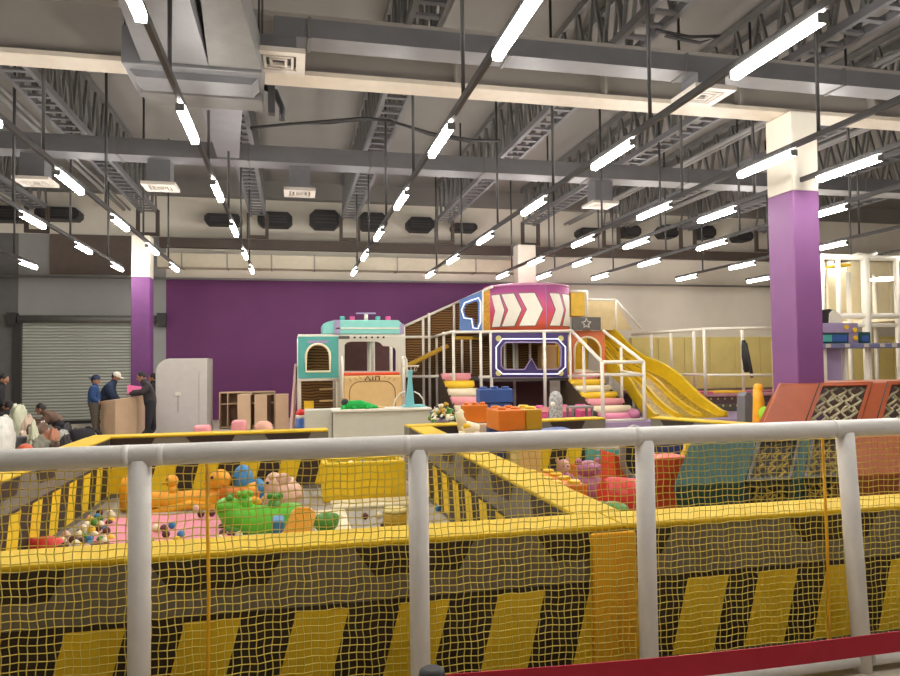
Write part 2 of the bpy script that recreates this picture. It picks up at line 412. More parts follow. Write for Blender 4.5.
# black jet nozzles on the back wall
def nozzle(px_, py_, wpx, hpx, label):
    c = D(px_, py_, 22.4); w_ = wpx/696*22.4*.5; h_ = hpx/696*22.4*.5; k = min(w_, h_)*.6
    oc = [(c.x-w_+k, c.z-h_), (c.x+w_-k, c.z-h_), (c.x+w_, c.z-h_+k), (c.x+w_, c.z+h_-k), (c.x+w_-k, c.z+h_), (c.x-w_+k, c.z+h_), (c.x-w_, c.z+h_-k), (c.x-w_, c.z-h_+k)]
    g = thing('jet_nozzle', label, 'air vent', (c.x, 22.6, c.z-h_), 'black jet nozzles on the back wall')
    MB().prism(oc, 'y', 22.35, WY-.01).build('housing', black_m, g)
    m = MB()
    for t in (-.33, 0, .33): m.bx(c.x-w_*.7, c.x+w_*.7, 22.33, 22.36, c.z+t*h_*1.2-.02, c.z+t*h_*1.2+.02)
    m.build('louvre', steel_dark, g)
NZ = [(6,213,30,13),(57,213,37,11),(223,219,34,10),(275,219,33,14),(325,219,30,18),(373,221,29,17),(421,224,28,14),(465,227,26,8),(590,232,24,9),(632,231,21,12),(670,231,22,14),(708,232,19,14),(745,236,20,11)]
for i, a_ in enumerate(NZ): nozzle(*a_, 'black octagonal air nozzle on upper back wall, %s from the left' % ORD[i])
# ------------------------------------------------------------------ lamp rows
LZ = 4.3
ROWS = [(-6.54, [16.4, 19.48]), (-4.5, [4.5, 7.5, 10.55, 13.6, 16.67, 19.67]), (-3.07, [4.7, 7.7, 10.7, 13.63, 16.6, 19.58]), (-1.1, [2.1, 4.95, 7.9, 10.87, 13.9, 17.0, 19.72]),
        (1.71, [2.1, 5.07, 7.94, 10.98, 14.0, 16.8, 19.8]), (3.97, [2.1, 5.03, 8.09, 11.04, 14.1, 17.13, 20.1]), (6.2, [5.1, 8.1, 11.06, 14.13, 17.16, 20.1]),
        (7.5, [5.1, 8.1, 11.15, 14.19, 17.18, 20.05]), (9.33, [4.7, 7.7, 10.67, 14.1, 16.95, 20.0]), (12.25, [10.8, 13.87, 17.1, 19.9]), (15.0, [14, 17.1, 20.1])]
proto = None
for ri, (x, ys) in enumerate(ROWS):
    rn = '%s lamp row from the left' % ORD[ri]
    tr = thing('lamp_track', 'slim black lamp track hung on rods, the %s' % rn, 'light track', (x, 10, LZ+.1), 'black lamp tracks')
    MB().bx(x-.024, x+.024, -5, ys[-1]+.65, LZ+.06, LZ+.13).build('rail', steel_dark, tr)
    y = ys[-1]-.9
    while y > 2:
        MB().tube([(x, y, LZ+.1), (x, y, 5.12 if ri == 3 and 4.6 < y < 8 else CZ-.02)], .022, 6).build('suspension_rod', steel_dark, tr); y -= 3.02
    for yi, y in enumerate(ys[::-1]):
        lab = 'lit tube lamp, %s from far end of the %s' % (ORD[yi], rn)
        if proto is None:
            proto = thing('tube_lamp', lab, 'lamp', (x, y, LZ), 'lit tube lamps on the tracks')
            m = MB(); pr = [(-.044,-.005),(-.03,-.034),(.03,-.034),(.044,-.005),(.042,.04),(-.042,.04)]
            m.prism([(x+u, LZ+v) for u, v in pr], 'y', y-.54, y+.54)
            m.build('diffuser', lamp_m, proto)
            for e in (-1, 1): MB().bx(x-.044, x+.044, y+e*.55-.009, y+e*.55+.009, LZ-.034, LZ+.042).build('end_cap', steel, proto)
        else: dup(proto, (x, y, LZ), lab)
# lamps of the rest of the hall behind the photographer keep it evenly lit
for ri, (x, ys) in enumerate([(1.71, [-1]), (6.2, [2.1])]):
    for yi, y in enumerate(ys): dup(proto, (x, y, LZ), 'lit tube lamp beyond the near end of the %s lamp row from the left' % ORD[(4, 6)[ri]], 'lamps behind the viewpoint')
W = bpy.data.worlds.new('world'); S.world = W; W.use_nodes = True
W.node_tree.nodes['Background'].inputs[0].default_value = (.05, .05, .05, 1)
# ================================================================== fence in front
FY = 3.26; FZ = 1.314
fence = thing('safety_fence', 'white foam padded railing with yellow netting across the foreground', 'fence', (1.1, FY, 0))
fx = [-1.87, -.65, .575, 1.745, 2.945, 4.17]
MB().tube([(-2.4, FY, FZ), (4.4, FY, FZ)], .047, 20).build('top_rail', white_foam, fence)
for i, x in enumerate(fx):
    lean = .07 if i == 4 else 0
    MB().tube([(x+lean, FY-.0, .0), (x+lean*.5, FY, .66), (x, FY, FZ-.02)], .047, 18).build('post', white_foam, fence)
for a, b in zip(fx[:-1], fx[1:]):
    la = .066 if abs(a-2.945) < .01 else 0; lb = .066 if abs(b-2.945) < .01 else 0
    MB().tube([(a+la+.047, FY, .07), (b+lb-.05, FY, .07)], .044, 16).build('bottom_rail', white_foam, fence)
for x in (-1.9, -.58, -.72, .5, 1.68, 2.86, 3.6): MB().tube([(x, FY, FZ), (x+.03, FY, FZ)], .0476, 20).build('tape_wrap', white_foam, fence)
# knotted net: one sheet of cords
m = MB(); rnd = random.Random(3)
NX0, NX1, NZ0, NZ1, cell = -2.2, 4.35, .08, FZ-.03, .0345
nx = int((NX1-NX0)/cell); nz = int((NZ1-NZ0)/cell)
def np_(i, j):
    x = NX0+i*cell; z = NZ0+j*cell
    return Vector((x+.003*math.sin(i*.9+j*.7)+.003*math.sin(j*1.7+i*.23), FY+.055+.012*math.sin(x*2.3+z)+.003*math.sin(i*2.1), z+.0028*math.sin(i*1.3+j*.4)-.012*math.sin(PI*(x % 1.2)/1.2)*(1-j/nz)))
pts = [[np_(i, j) for j in range(nz+1)] for i in range(nx+1)]
for i in range(nx+1): m.tube(pts[i], .0023, 4, cap=False)
for j in range(nz+1): m.tube([pts[i][j] for i in range(nx+1)], .0023, 4, cap=False)
m.build('net', yellow_net, fence, fix=False)
for x in (DX(206, 600, FY), DX(838, 600, FY)-.02):
    MB().tube([(x, FY+.05, .06), (x+.006, FY+.05, .7), (x-.004, FY+.05, FZ-.04)], .0085, 6).build('net_border_cord', amber_pad, fence)
for x in (2.0, 2.6, 3.3, 3.9): pass
# retractable belt barrier nearer the camera
bq = G(432, 671, .95)
s = thing('belt_stanchion', 'black retractable belt stanchion with red belt in front of the fence', 'barrier', (bq.x, bq.y, 0))
MB().lathe([(.17, 0), (.17, .015), (.06, .035), (.035, .05)], (bq.x, bq.y, 0), 24).build('base', black_m, s)
MB().tube([(bq.x, bq.y, .04), (bq.x, bq.y, .88)], .03, 16).build('pole', black_m, s)
MB().lathe([(.03, .86), (.033, .87), (.033, .94), (.030, .952), (.02, .958)], (bq.x, bq.y, 0), 20).build('belt_cassette', black_m, s)
e0 = G(447, 673, .905); ex = 2.55; ey = bq.y+.07
q1 = D(900, 640, ey)
m = MB(); n = 24
a0 = Vector((bq.x+.03, bq.y, .908)); a1 = q1 + (q1-a0)*.12
vs = []
for i in range(n+1):
    t = i/n; p = a0.lerp(a1, t); p.z -= .012*math.sin(PI*t)
    vs += [p+Vector((0,0,-.03)), p+Vector((0,0,.03)), p+Vector((0,.0025,.03)), p+Vector((0,.0025,-.03))]
fs = []
for i in range(n):
    for k in range(4): fs.append((i*4+k, i*4+(k+1) % 4, i*4+4+(k+1) % 4, i*4+4+k))
m.add(vs, fs).build('belt', red_belt, s)
s2 = thing('belt_stanchion', 'black stanchion that takes the far end of the red belt', 'barrier', (a1.x+.03, a1.y, 0))
MB().lathe([(.17, 0), (.17, .015), (.06, .035), (.035, .05)], (a1.x+.03, a1.y, 0), 24).build('base', black_m, s2)
MB().tube([(a1.x+.03, a1.y, .04), (a1.x+.03, a1.y, .95)], .03, 16).build('pole', black_m, s2)
# ================================================================== foam walls of the two ball pits
def barrier(label, p0, p1, th, ph=0.0, per=.53, tp=.2, tper=1.0, H_=.8):
    """p0, p1: line of the NEAR/left face on the floor; th: thickness to the left of p0->p1."""
    p0 = Vector((p0[0], p0[1], 0)); p1 = Vector((p1[0], p1[1], 0)); d = p1-p0; L = d.length; d.normalize(); nrm = Vector((-d.y, d.x, 0))
    mid = (p0+p1)/2
    g = thing('foam_barrier', label, 'barrier', (mid.x, mid.y, 0), 'foam walls of the ball pits')
    def pt(u, v, z): return p0+d*u+nrm*v+Vector((0,0,z))
    def blk(m, u0, u1, v0, v1, z0, z1, k=0):
        m.add([pt(u, v, z) for z in (z0, z1) for v in (v0, v1) for u in (u0, u1)], [(0,2,3,1),(4,5,7,6),(0,1,5,4),(2,6,7,3),(0,4,6,2),(1,3,7,5)], k)
    m = MB(); blk(m, 0, L, 0, th, 0, H_-.03, 0)
    for side in (0, 1):
        v = -.004 if side == 0 else th+.004
        def quad(a, k):
            m.add([pt(min(max(u, 0), L), v, z) for u, z in a], [(0, 1, 2, 3)], k)
        quad([(0,.06),(L,.06),(L,.5),(0,.5)], 1)
        v += -.003 if side == 0 else .003
        u = ph-1.0; sl = .11
        while u < L:
            a = [(u, .06), (u+.26, .06), (u+.26+sl, .475), (u+sl, .475)]
            if a[2][0] > 0.02 and a[0][0] < L-.02: quad(a, 2)
            u += per
        u = tp-2*tper
        while u < L:
            a = [(u+.1, .625), (u+.54, .625), (u+.62, H_-.034), (u, H_-.034)]
            if u+.64 > .05 and u < L-.05: quad(a, 1)
            u += tper
    m.build('foam_body', [grey_print, dark_print, yellow_print, grey_light_print], g, fix=False)
    m = MB(); blk(m, 0, L, -.012, th+.012, H_-.03, H_); m.build('top_pad', yellow_pad, g, bevel=.012)
    return g
# pit outline: front wall y 3.57-3.88, back wall y 9.75-10.05, left wall x -2.3, divider x 1.63-1.92
barrier('yellow topped foam wall directly behind the net, on the side of the pink mat', (-2.6, 3.575), (1.77, 3.575), .29, ph=.38, per=.52, tp=1.93, tper=.97)
barrier('yellow topped foam wall directly behind the net, on the side of the teal barrel', (1.774, 3.575), (7.5, 3.575), .29, ph=.365, per=.455, tp=1.045, tper=1.36)
barrier('long foam wall dividing the two ball pits, running away from the net', (1.91, 3.885), (1.91, 9.74), .28, ph=.2)
barrier('foam wall along the left side of the pit with the pink mat', (-2.3, 3.88), (-2.3, 9.74), .28, ph=.3)
barrier('foam wall across the far end of the pit with the pink mat', (-2.58, 9.76), (.47, 9.76), .28, ph=.15)
barrier('short foam wall at the far end between counter and divider', (1.62, 9.9), (2.6, 10.0), .28, ph=.1)
barrier('foam wall across the far end of the block pit, before the pink seats', (2.65, 10.0), (4.82, 10.25), .28, ph=.3)
barrier('angled foam wall in front of the foot of the yellow slide', (5.52, 10.1), (6.1, 8.6), .26, ph=.3)
e = MB().bx(DX(592,560,3.53), DX(637,560,3.53), 3.525, 3.563, .0, .765).build('end_pad', amber_pad, bevel=.012); e.name = 'corner_pad'
tag(e, 'amber yellow upright pad on the front of the foam wall, where the dividing wall joins', 'pad')
# ================================================================== floor mats in the pits
def flat(name, label, x0, x1, y0, y1, z0, z1, mt, cat='mat', bevel=.015, group=None):
    return tag(MB().bx(x0, x1, y0, y1, z0, z1).build(name, mt, bevel=bevel), label, cat, group)
struct('trim_3', MB().bx(-2.28, 1.61, 3.9, 9.74, 0, .012), mat('pit_floor_grey', 'a89f92', .6, var=.06))
struct('trim_4', MB().bx(1.93, 7.4, 3.9, 9.9, 0, .012), MATS['pit_floor_grey'])
pm = MB(); c = G(168, 527, .05)
q = [G(128, 546, .05), G(235, 541, .05), G(228, 514, .05), G(140, 514, .05), G(104, 520, .05), G(86, 540, .05)]
pm.prism([(p.x, p.y) for p in q], 'z', .013, .055)
tag(pm.build('play_mat', pink_mat, bevel=.01), 'pink soft floor mat in the left ball pit', 'mat')
a, b = G(315, 532, .05), G(372, 507, .05)
flat('play_mat', 'white soft floor mat in front of the yellow trough', a.x, DX(345, 515, b.y), a.y, b.y, .013, .05, cream_pad)
a, b = G(372, 530, .05), G(400, 497, .05)
flat('play_mat', 'pale strip mat along the foot of the yellow trough', G(330, 500, .05).x, 1.5, 8.2, 8.62, .013, .05, cream_pad)
# plastic balls
BALLC = {'blue': 'blue_plastic', 'white': 'cream_pad', 'brown': 'maroon_pad', 'green': 'green_dark_plastic', 'pink': 'pink_plastic', 'yellow': 'yellow_soft', 'cream': 'cream_pad'}
bp = {}
def pball(px_, py_, col, where, z=.09, r=.037):
    p = G(px_, py_, z)
    if p.x < -2.25 : p.x = -2.25
    if p.y < 3.94: p.y = 3.94
    lab = 'small %s plastic ball %s' % (col, where)
    if col not in bp:
        o = MB().ball((0,0,0), r, 0, 14, 10).build('plastic_ball', MATS[BALLC[col]], loc=(0,0,0)); bp[col] = o
    else: o = bp[col].copy(); COL.objects.link(o)
    o.location = p; tag(o, lab, 'ball', '%s plastic balls %s' % (col, where)); return o
W1 = 'in the heap at the left end of the pink mat'; W2 = 'scattered on the pink mat'; W3 = 'lying by the green rocker'; W4 = 'on the floor near the yellow trough'
rb = random.Random(11); taken = []
cols = ['white', 'brown', 'blue', 'green', 'white', 'pink', 'yellow', 'white', 'brown']
n = 0
while n < 46:
    px_ = rb.uniform(52, 112); py_ = rb.uniform(512, 552)
    lo = 556-(px_-50)*.62
    if py_ < lo-14 or py_ > 553: continue
    p = G(px_, py_, .05)
    if any((p-t).length < .075 for t in taken) or p.x < -2.2 or p.y < 3.95: continue
    taken.append(p); pball(px_, py_, cols[n % 9], W1, .055 if rb.random() < .8 else .1); n += 1
for px_, py_, c_ in [(150,541,'green'),(164,528,'brown'),(172,525,'blue'),(166,534,'brown'),(181,534,'blue'),(177,540,'yellow'),(156,528,'white'),(129,545,'blue'),(140,535,'brown'),(196,508,'pink'),(201,514,'brown'),(161,544,'yellow'),(212,513,'brown')]: pball(px_, py_, c_, W2, .092)
for px_, py_, c_ in [(222,527,'brown'),(223,533,'brown'),(231,534,'brown'),(239,535,'white'),(219,538,'white'),(258,538,'pink'),(225,522,'pink')]: pball(px_, py_, c_, W3, .05 if py_ < 520 else .06)
for px_, py_, c_ in [(365,516,'brown'),(384,525,'brown'),(386,512,'green'),(349,498,'green'),(340,518,'white'),(379,515,'white')]: pball(px_, py_, c_, W4, .05)
for px_, py_, c_ in [(452,506,'brown'),(438,508,'blue')]: pball(px_, py_, c_, 'at the foot of the dividing wall', .05)
# ---- toys of the left pit
def blob(name, mt, pts, r, n=12, parent=None): return MB().tube(pts, r, n).build(name, mt, parent)
# orange-yellow see-saw with two duck heads
c = G(180, 512, .02); Y0 = c.y+.25
t = thing('animal_seesaw', 'orange yellow plastic see-saw with animal heads behind the pink mat', 'toy', (c.x, Y0, .013))
L_ = DX(122, 490, Y0); R_ = DX(258, 495, Y0); zb = DZ(180, 502, Y0)-.17
m = MB(); mid = (L_+R_)/2
n = 14; pts = []; rs = []
for i in range(n+1):
    u = i/n; x = L_+(R_-L_)*u; pts.append((x, Y0, zb+.18+.1*(abs(u-.5)*2)**2)); rs.append(.09+.03*math.sin(PI*u))
m.tube(pts, rs, 14); m.build('rocker_body', orange_yellow, t)
MB().tube([(L_+.1, Y0-.12, zb+.0), (mid, Y0-.12, .07), (R_-.1, Y0-.12, zb+.02)], .06, 10).build('rocker_rail', orange_yellow, t)
MB().tube([(L_+.1, Y0+.14, zb+.0), (mid, Y0+.14, .07), (R_-.1, Y0+.14, zb+.02)], .06, 10).build('rocker_rail', orange_yellow, t)
def duckhead(px_, py_, rr, par, nm='head'):
    p = D(px_, py_, Y0); m = MB(); m.ball(p, rr, 0, 14, 10); m.tube([p+Vector((0,0,-rr*.6)), p+Vector((.02,0,-rr*2.2))], [rr*.6, rr*.9], 12)
    h = m.build(nm, orange_yellow, par)
    MB().ball(p+Vector((-rr*1.05, -.02, -.02)), (rr*.5, rr*.4, rr*.22), 0, 10, 6).build('beak', amber_pad, h)
    for s in (-1, 1): MB().ball(p+Vector((-rr*.6, s*rr*.65, rr*.35)), rr*.16, 0, 8, 6).build('eye', black_m, h)
duckhead(220, 480, .13, t); duckhead(172, 481, .075, t)
p = D(128, 488, Y0); MB().tube([p+Vector((0,0,-.25)), p, p+Vector((.0,0,.14))], [.09, .1, .05], 12).build('seat_back', orange_yellow, t)
MB().tube([p_ for p_ in (D(221,492,Y0-.1), D(240,494,Y0-.12), D(259,497,Y0-.1))], [.09,.08,.07], 12).build('foot_rest', orange_pad, t)
# green crocodile rocker
c = G(262, 536, .03); Y1 = c.y+.35
t = thing('crocodile_rocker', 'bright green plastic crocodile rocker in the left pit', 'toy', (c.x, Y1, .013))
m = MB(); pp = [D(224,505,Y1), D(235,517,Y1), D(255,524,Y1), D(275,522,Y1), D(292,512,Y1), D(301,507,Y1)]
m.tube(pp, [.10,.16,.19,.18,.11,.05], 14); m.build('body', green_plastic, t)
m = MB(); p = D(228, 506, Y1); m.ball(p, (.13,.13,.09), 0, 14, 10); h = m.build('head', green_plastic, t)
for s in (-1, 1):
    MB().ball(p+Vector((.02, s*.07, .09)), .035, 0, 10, 8).build('eye', green_dark, h)
for px_, py_ in ((245, 497), (275, 499)):
    p = D(px_, py_, Y1); m = MB(); m.tube([p+Vector((0,0,-.16)), p+Vector((0,0,.02))], [.1, .055], 10)
    for k in range(4): m.ball(p+Vector((.05*math.cos(k*1.57), .05*math.sin(k*1.57), .03)), .035, 0, 8, 6)
    m.build('hand_grip', green_plastic if px_ < 260 else green_dark, t)
MB().tube([D(226,529,Y1-.14), D(262,535,Y1-.14), D(294,520,Y1-.14)], .035, 10).build('rocker_rail', green_dark, t)
MB().tube([D(226,529,Y1+.14), D(262,535,Y1+.14), D(294,520,Y1+.14)], .035, 10).build('rocker_rail', green_dark, t)
# small orange duck nose piece beside
p = D(254, 502, Y1+.3); o = MB().ball(p, (.08, .06, .06), 0, 12, 8).tube([p+Vector((0,0,-.05)), Vector((p.x, p.y, .02))], [.03, .05], 10).build('toy_cone', orange_yellow)
tag(o, 'small orange yellow toy knob behind the green rocker', 'toy')
# blue rocker figure
c = G(247, 502, .03); Y2 = c.y
t = thing('animal_rocker', 'blue plastic rocking animal behind the green rocker', 'toy', (c.x, Y2, .013))
p = D(243, 481, Y2); m = MB(); m.ball(p, (.13,.14,.2), 0, 14, 10); h = m.build('head', blue_plastic, t)
for s in (-1, 1): MB().ball(p+Vector((-.1, s*.09-.02, .05)), .025, 0, 8, 6).build('eye', black_m, h)
m = MB(); m.tube([D(240,499,Y2), D(250,492,Y2), D(260,497,Y2)], [.14,.17,.13], 12); m.ball(D(258,489,Y2), (.1,.12,.13), 0, 12, 8); m.build('body', blue_plastic, t)
MB().tube([D(236,502,Y2)+Vector((0,-.1,0)), D(248,503,Y2)+Vector((0,-.1,-.0)), D(264,501,Y2)+Vector((0,-.1,0))], .035, 8).build('rocker_rail', blue_plastic, t)
# pink rocker
c = G(283, 507, .03); Y3 = c.y
t = thing('animal_rocker', 'pale pink plastic rocking animal with big ear beside the blue one', 'toy', (c.x, Y3, .013))
p = D(274, 485, Y3)
m = MB(); m.ball(D(286,494,Y3), (.2,.15,.17), 0, 14, 10); m.tube([D(294,497,Y3), D(294,485,Y3), D(297,483,Y3)], [.12,.07,.04], 10); m.tube([D(286,494,Y3), D(286,478,Y3)], [.13,.09], 12); m.build('body', pink_plastic, t)
m = MB(); m.ball(p, (.11,.12,.15), 0, 14, 10); m.tube([p, D(269,497,Y3), D(263,503,Y3)], [.08,.06,.06], 12); h = m.build('head', pink_plastic, t)
MB().ball(D(283,478,Y3)+Vector((0,-.08,0)), (.09,.03,.07), 0, 12, 8).build('ear', pink_plastic, h)
MB().ball(D(275,476,Y3)+Vector((-.03,-.08,0)), (.04,.03,.05), 0, 12, 8).build('ear', pink_plastic, h)
MB().ball(p+Vector((-.07,-.09,.04)), .02, 0, 8, 6).build('eye', black_m, h)
MB().tube([D(262,506,Y3), D(280,508,Y3), D(298,505,Y3)], .05, 10).build('rocker_base', pink_plastic, t)
# orange chair back
c = G(297, 540, .03); Y4 = 4.75
t = thing('toy_chair', 'orange yellow plastic toy chair close behind the foam wall', 'chair', (D(297,536,Y4).x, Y4, .013))
A_, B_, C_, E_ = D(281,538,Y4), D(311,534,Y4), D(317,511,Y4+.1), D(292,511,Y4+.1)
m = MB(); m.add([A_,B_,C_+Vector((0,0,-.02)),D(310,508,Y4+.1),D(298,508,Y4+.1),E_]+[q_+Vector((0,.05,0)) for q_ in (A_,B_,C_+Vector((0,0,-.02)),D(310,508,Y4+.1),D(298,508,Y4+.1),E_)],
   [(0,1,2,3,4,5),(11,10,9,8,7,6)]+[(i,(i+1)%6,(i+1)%6+6,i+6) for i in range(6)]); m.build('backrest', orange_yellow, t, bevel=.015)
sx0, sx1 = A_.x, B_.x
MB().bx(sx0, sx1, Y4, Y4+.32, A_.z-.08, A_.z-.03).build('seat', orange_yellow, t, bevel=.01)
for x in (sx0+.03, sx1-.03):
    for y in (Y4+.03, Y4+.29): MB().tube([(x,y,.015),(x,y,A_.z-.06)], .022, 8).build('leg', orange_yellow, t)
c = D(277, 527, Y4+.5)
flat('toy_box', 'small blue plastic toy box beside the orange toy chair', DX(272,527,5.3), DX(284,527,5.3), 5.3, 5.5, .013, DZ(275,521,5.3), blue_plastic, 'toy')
p = G(326, 531, .03); o = MB().ball((p.x,p.y,.12), (.13,.12,.1), 0, 12, 8).ball((p.x+.08,p.y-.02,.16), .05, 0, 10, 8).tube([(p.x-.06,p.y-.05,.014),(p.x-.05,p.y-.04,.1)], .03, 8).tube([(p.x+.06,p.y-.05,.014),(p.x+.05,p.y-.04,.1)], .03, 8).build('toy_turtle', green_dark)
tag(o, 'dark green plastic toy turtle right of the orange toy chair', 'toy')
# red toy at the left
p = G(46, 552, .05); o = MB().ball((p.x,p.y,.1), (.16,.12,.09), 0, 14, 8).ball((p.x-.1,p.y,.14), (.06,.06,.05), 0, 10, 8).ball((p.x+.12,p.y,.08), (.06,.07,.06), 0, 10, 8).build('toy_bag', red_plastic)
tag(o, 'red plastic toy at the left end of the pit beside the balls', 'toy')
# yellow trough
t0_, t1_ = G(323, 500, .02), G(404, 497, .02); Y5 = 8.65
x0, x1 = DX(322.5, 480, Y5), DX(405, 480, Y5); ztop = DZ(360, 462, Y5)
t = thing('foam_trough', 'long yellow foam trough with open top at the far right of the pit', 'box', ((x0+x1)/2, Y5+.25, .013))
m = MB(); m.ring([(x0,Y5),(x1,Y5),(x1,Y5+.5),(x0,Y5+.5)], [(x0+.07,Y5+.07),(x1-.07,Y5+.07),(x1-.07,Y5+.43),(x0+.07,Y5+.43)], 'z', .014, ztop); m.build('side_walls', yellow_print, t, bevel=.015)
MB().bx(x0+.07, x1-.07, Y5+.07, Y5+.43, .014, .06).build('bottom', yellow_print, t)
k = 0
x = x0+.12
while x < x1-.1:
    c_ = ['blue', 'white', 'green', 'brown'][k % 4]
    o = bp[c_].copy(); COL.objects.link(o); o.location = (x, Y5+.14+.1*(k % 3), ztop-.06); tag(o, 'small %s plastic ball lying in the yellow trough' % c_, 'ball', '%s balls in the yellow trough' % c_); x += .05; k += 1
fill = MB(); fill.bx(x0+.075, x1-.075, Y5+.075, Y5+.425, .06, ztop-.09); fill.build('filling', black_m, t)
# yellow round stool
p = G(395, 528, .02); o = thing('round_stool', 'small yellow round stool left of the dividing wall', 'stool', (p.x, p.y, .013))
zt_ = DZ(393, 508, p.y)
MB().lathe([(.115,.014),(.115,zt_-.04)], (p.x,p.y,0), 20).build('drum', olive_pad, o); MB().lathe([(.12,zt_-.04),(.125,zt_-.02),(.115,zt_)], (p.x,p.y,0), 20).build('seat', cream_yellow, o)
# ================================================================== block pit on the right
def brick(label, x0, x1, y0, y1, z0, z1, mt, nx=0, ny=0, stud_m=None, name='foam_block', group='giant foam building blocks'):
    g = thing(name, label, 'block', ((x0+x1)/2, (y0+y1)/2, z0), group)
    MB().bx(x0, x1, y0, y1, z0, z1).build('block_body', mt, g, bevel=.015)
    if nx:
        sx, sy = (x1-x0)/nx, (y1-y0)/ny; r = min(sx, sy)*.33
        for i in range(nx):
            for j in range(ny): MB().lathe([(r, z1), (r, z1+.022), (r*.85, z1+.03)], (x0+sx*(i+.5), y0+sy*(j+.5), 0), 14).build('stud', stud_m or mt, g)
    return g
yb = 8.3
zs = DZ(500, 431, yb)
def B(px0, px1, Y, py_t, py_b, d, *a, **k):
    return (DX(px0, py_b, Y), DX(px1, py_b, Y), Y, Y+d, DZ((px0+px1)/2, py_b, Y), DZ((px0+px1)/2, py_t, Y))
# supports
brick('cream foam block standing under the orange blocks, nearest the wall', *B(469, 490, 8.75, 424, 424, .5)[:4], .013, DZ(478, 424, 8.75), cream_pad)
brick('blue foam block standing under the middle orange block', *B(489, 499, 8.62, 424, 424, .4)[:4], .013, DZ(494, 425, 8.62)-.005, blue_pad)
z0 = DZ(478, 424, 8.75)
brick('orange foam block at the left end of the raised stack', DX(464, 410, 8.85), DX(488.5, 410, 8.85), 8.85, 9.05, z0+.01, DZ(475, 405, 8.85), orange_pad, 3, 1)
brick('blue foam block lying on top of the orange stack', DX(480, 395, 9.2), DX(513, 395, 9.2), 9.2, 9.42, DZ(495, 403, 9.2), DZ(495, 389, 9.2), blue_pad, 3, 1)
brick('blue foam block hidden below the topmost blue one', DX(482, 395, 9.2), DX(511, 395, 9.2), 9.22, 9.4, .013, DZ(495, 403, 9.2)-.005, blue_pad)
zz = DZ(512, 431, 8.0); zt_ = DZ(512, 410, 8.0)
xa, xb_, xc = DX(498.5, 420, 8.0), DX(526, 420, 8.0), DX(542.5, 420, 8.0)
brick('large orange foam block at the near corner of the raised stack', xa, xb_-.004, 8.0, 8.55, zz, zt_, orange_pad, 2, 2)
brick('olive yellow foam block at the right end of the raised stack', xb_+.004, xc, 8.0, 8.55, zz, zt_, olive_pad, 1, 2, yellow_soft)
brick('tall cream foam block carrying the near orange block', DX(519, 460, 8.02), DX(541, 460, 8.02), 8.02, 8.4, .013, zz-.03, cream_yellow)
c = D(530, 430, 7.98)
o = MB(); n = 10; vs = []
for i in range(n+1):
    for j in range(5):
        x = c.x-.25+.085*i; y = 7.9+j*.14; vs.append((x, y, zz-.022+.008*math.sin(i*1.1+j)))
fs = [(i*5+j, (i+1)*5+j, (i+1)*5+j+1, i*5+j+1) for i in range(n) for j in range(4)]
k = len(vs); vs2 = vs+[(x, y, z-.006) for x, y, z in vs]; fs2 = fs+[tuple(q+k for q in f[::-1]) for f in fs]
o = o.add(vs2, fs2).build('folded_sheet', blue_pad); tag(o, 'blue dark sheet lying between cream block and orange block', 'sheet')
# white toy horse
p = D(466, 424, 7.6); hx = p.x
t = thing('toy_horse', 'white plastic toy horse at the left of the orange block stack', 'toy', (hx, 7.6, .013))
m = MB(); m.tube([D(461,431,7.6), D(468,429,7.6), D(478,430,7.6)], [.08,.09,.07], 12); m.tube([D(464,429,7.6), D(460,418,7.6), D(459,412,7.6)], [.07,.05,.045], 12); m.tube([D(459,412,7.6), D(463,414,7.6)], [.045,.03], 10)
for px_ in (462, 476):
    for s in (-.05, .05): m.tube([D(px_,431,7.6+s), Vector((D(px_,431,7.6+s).x, 7.6+s, .02))], [.04,.035], 8)
m.build('body', cream_pad, t); MB().tube([D(463,427,7.55), D(470,426,7.55)], .035, 8).build('saddle', yellow_soft, t)
# cream block low + floor blocks
brick('pale foam cube standing on the floor behind the dividing wall', DX(513, 465, 8.9), DX(521, 465, 8.9), 8.9, 9.3, .013, DZ(515, 450, 8.9), cream_yellow)
Yf = 6.4
brick('orange foam block with yellow studs lying beside the dividing wall', 2.02, DX(588, 490, Yf), Yf, 7.35, .013, DZ(560, 486, Yf), orange_pad, 4, 4, yellow_soft)
brick('orange foam block half hidden by the dividing wall at the back', 2.0, DX(556, 478, 7.9), 7.5, 7.85, .013, DZ(545, 479, 7.9), orange_red, 3, 1, orange_pad)
brick('flat orange foam block against the far wall of the block pit', DX(575, 460, 9.3), DX(606, 460, 9.3), 9.2, 9.6, .013, DZ(590, 465, 9.3), orange_pad, 3, 1)
tb = thing('foam_block', 'teal foam block with white top against the far wall', 'block', (DX(612, 455, 9.35), 9.5, .013), 'giant foam building blocks')
x0, x1 = DX(596, 455, 9.35), DX(621, 455, 9.35); zm = DZ(608, 450, 9.35)
MB().bx(x0, x1, 9.35, 9.75, .013, zm).build('block_body', teal, tb, bevel=.012); MB().bx(x0, x1, 9.35, 9.75, zm, DZ(608, 440, 9.35)).build('white_top', white_pipe, tb, bevel=.012)
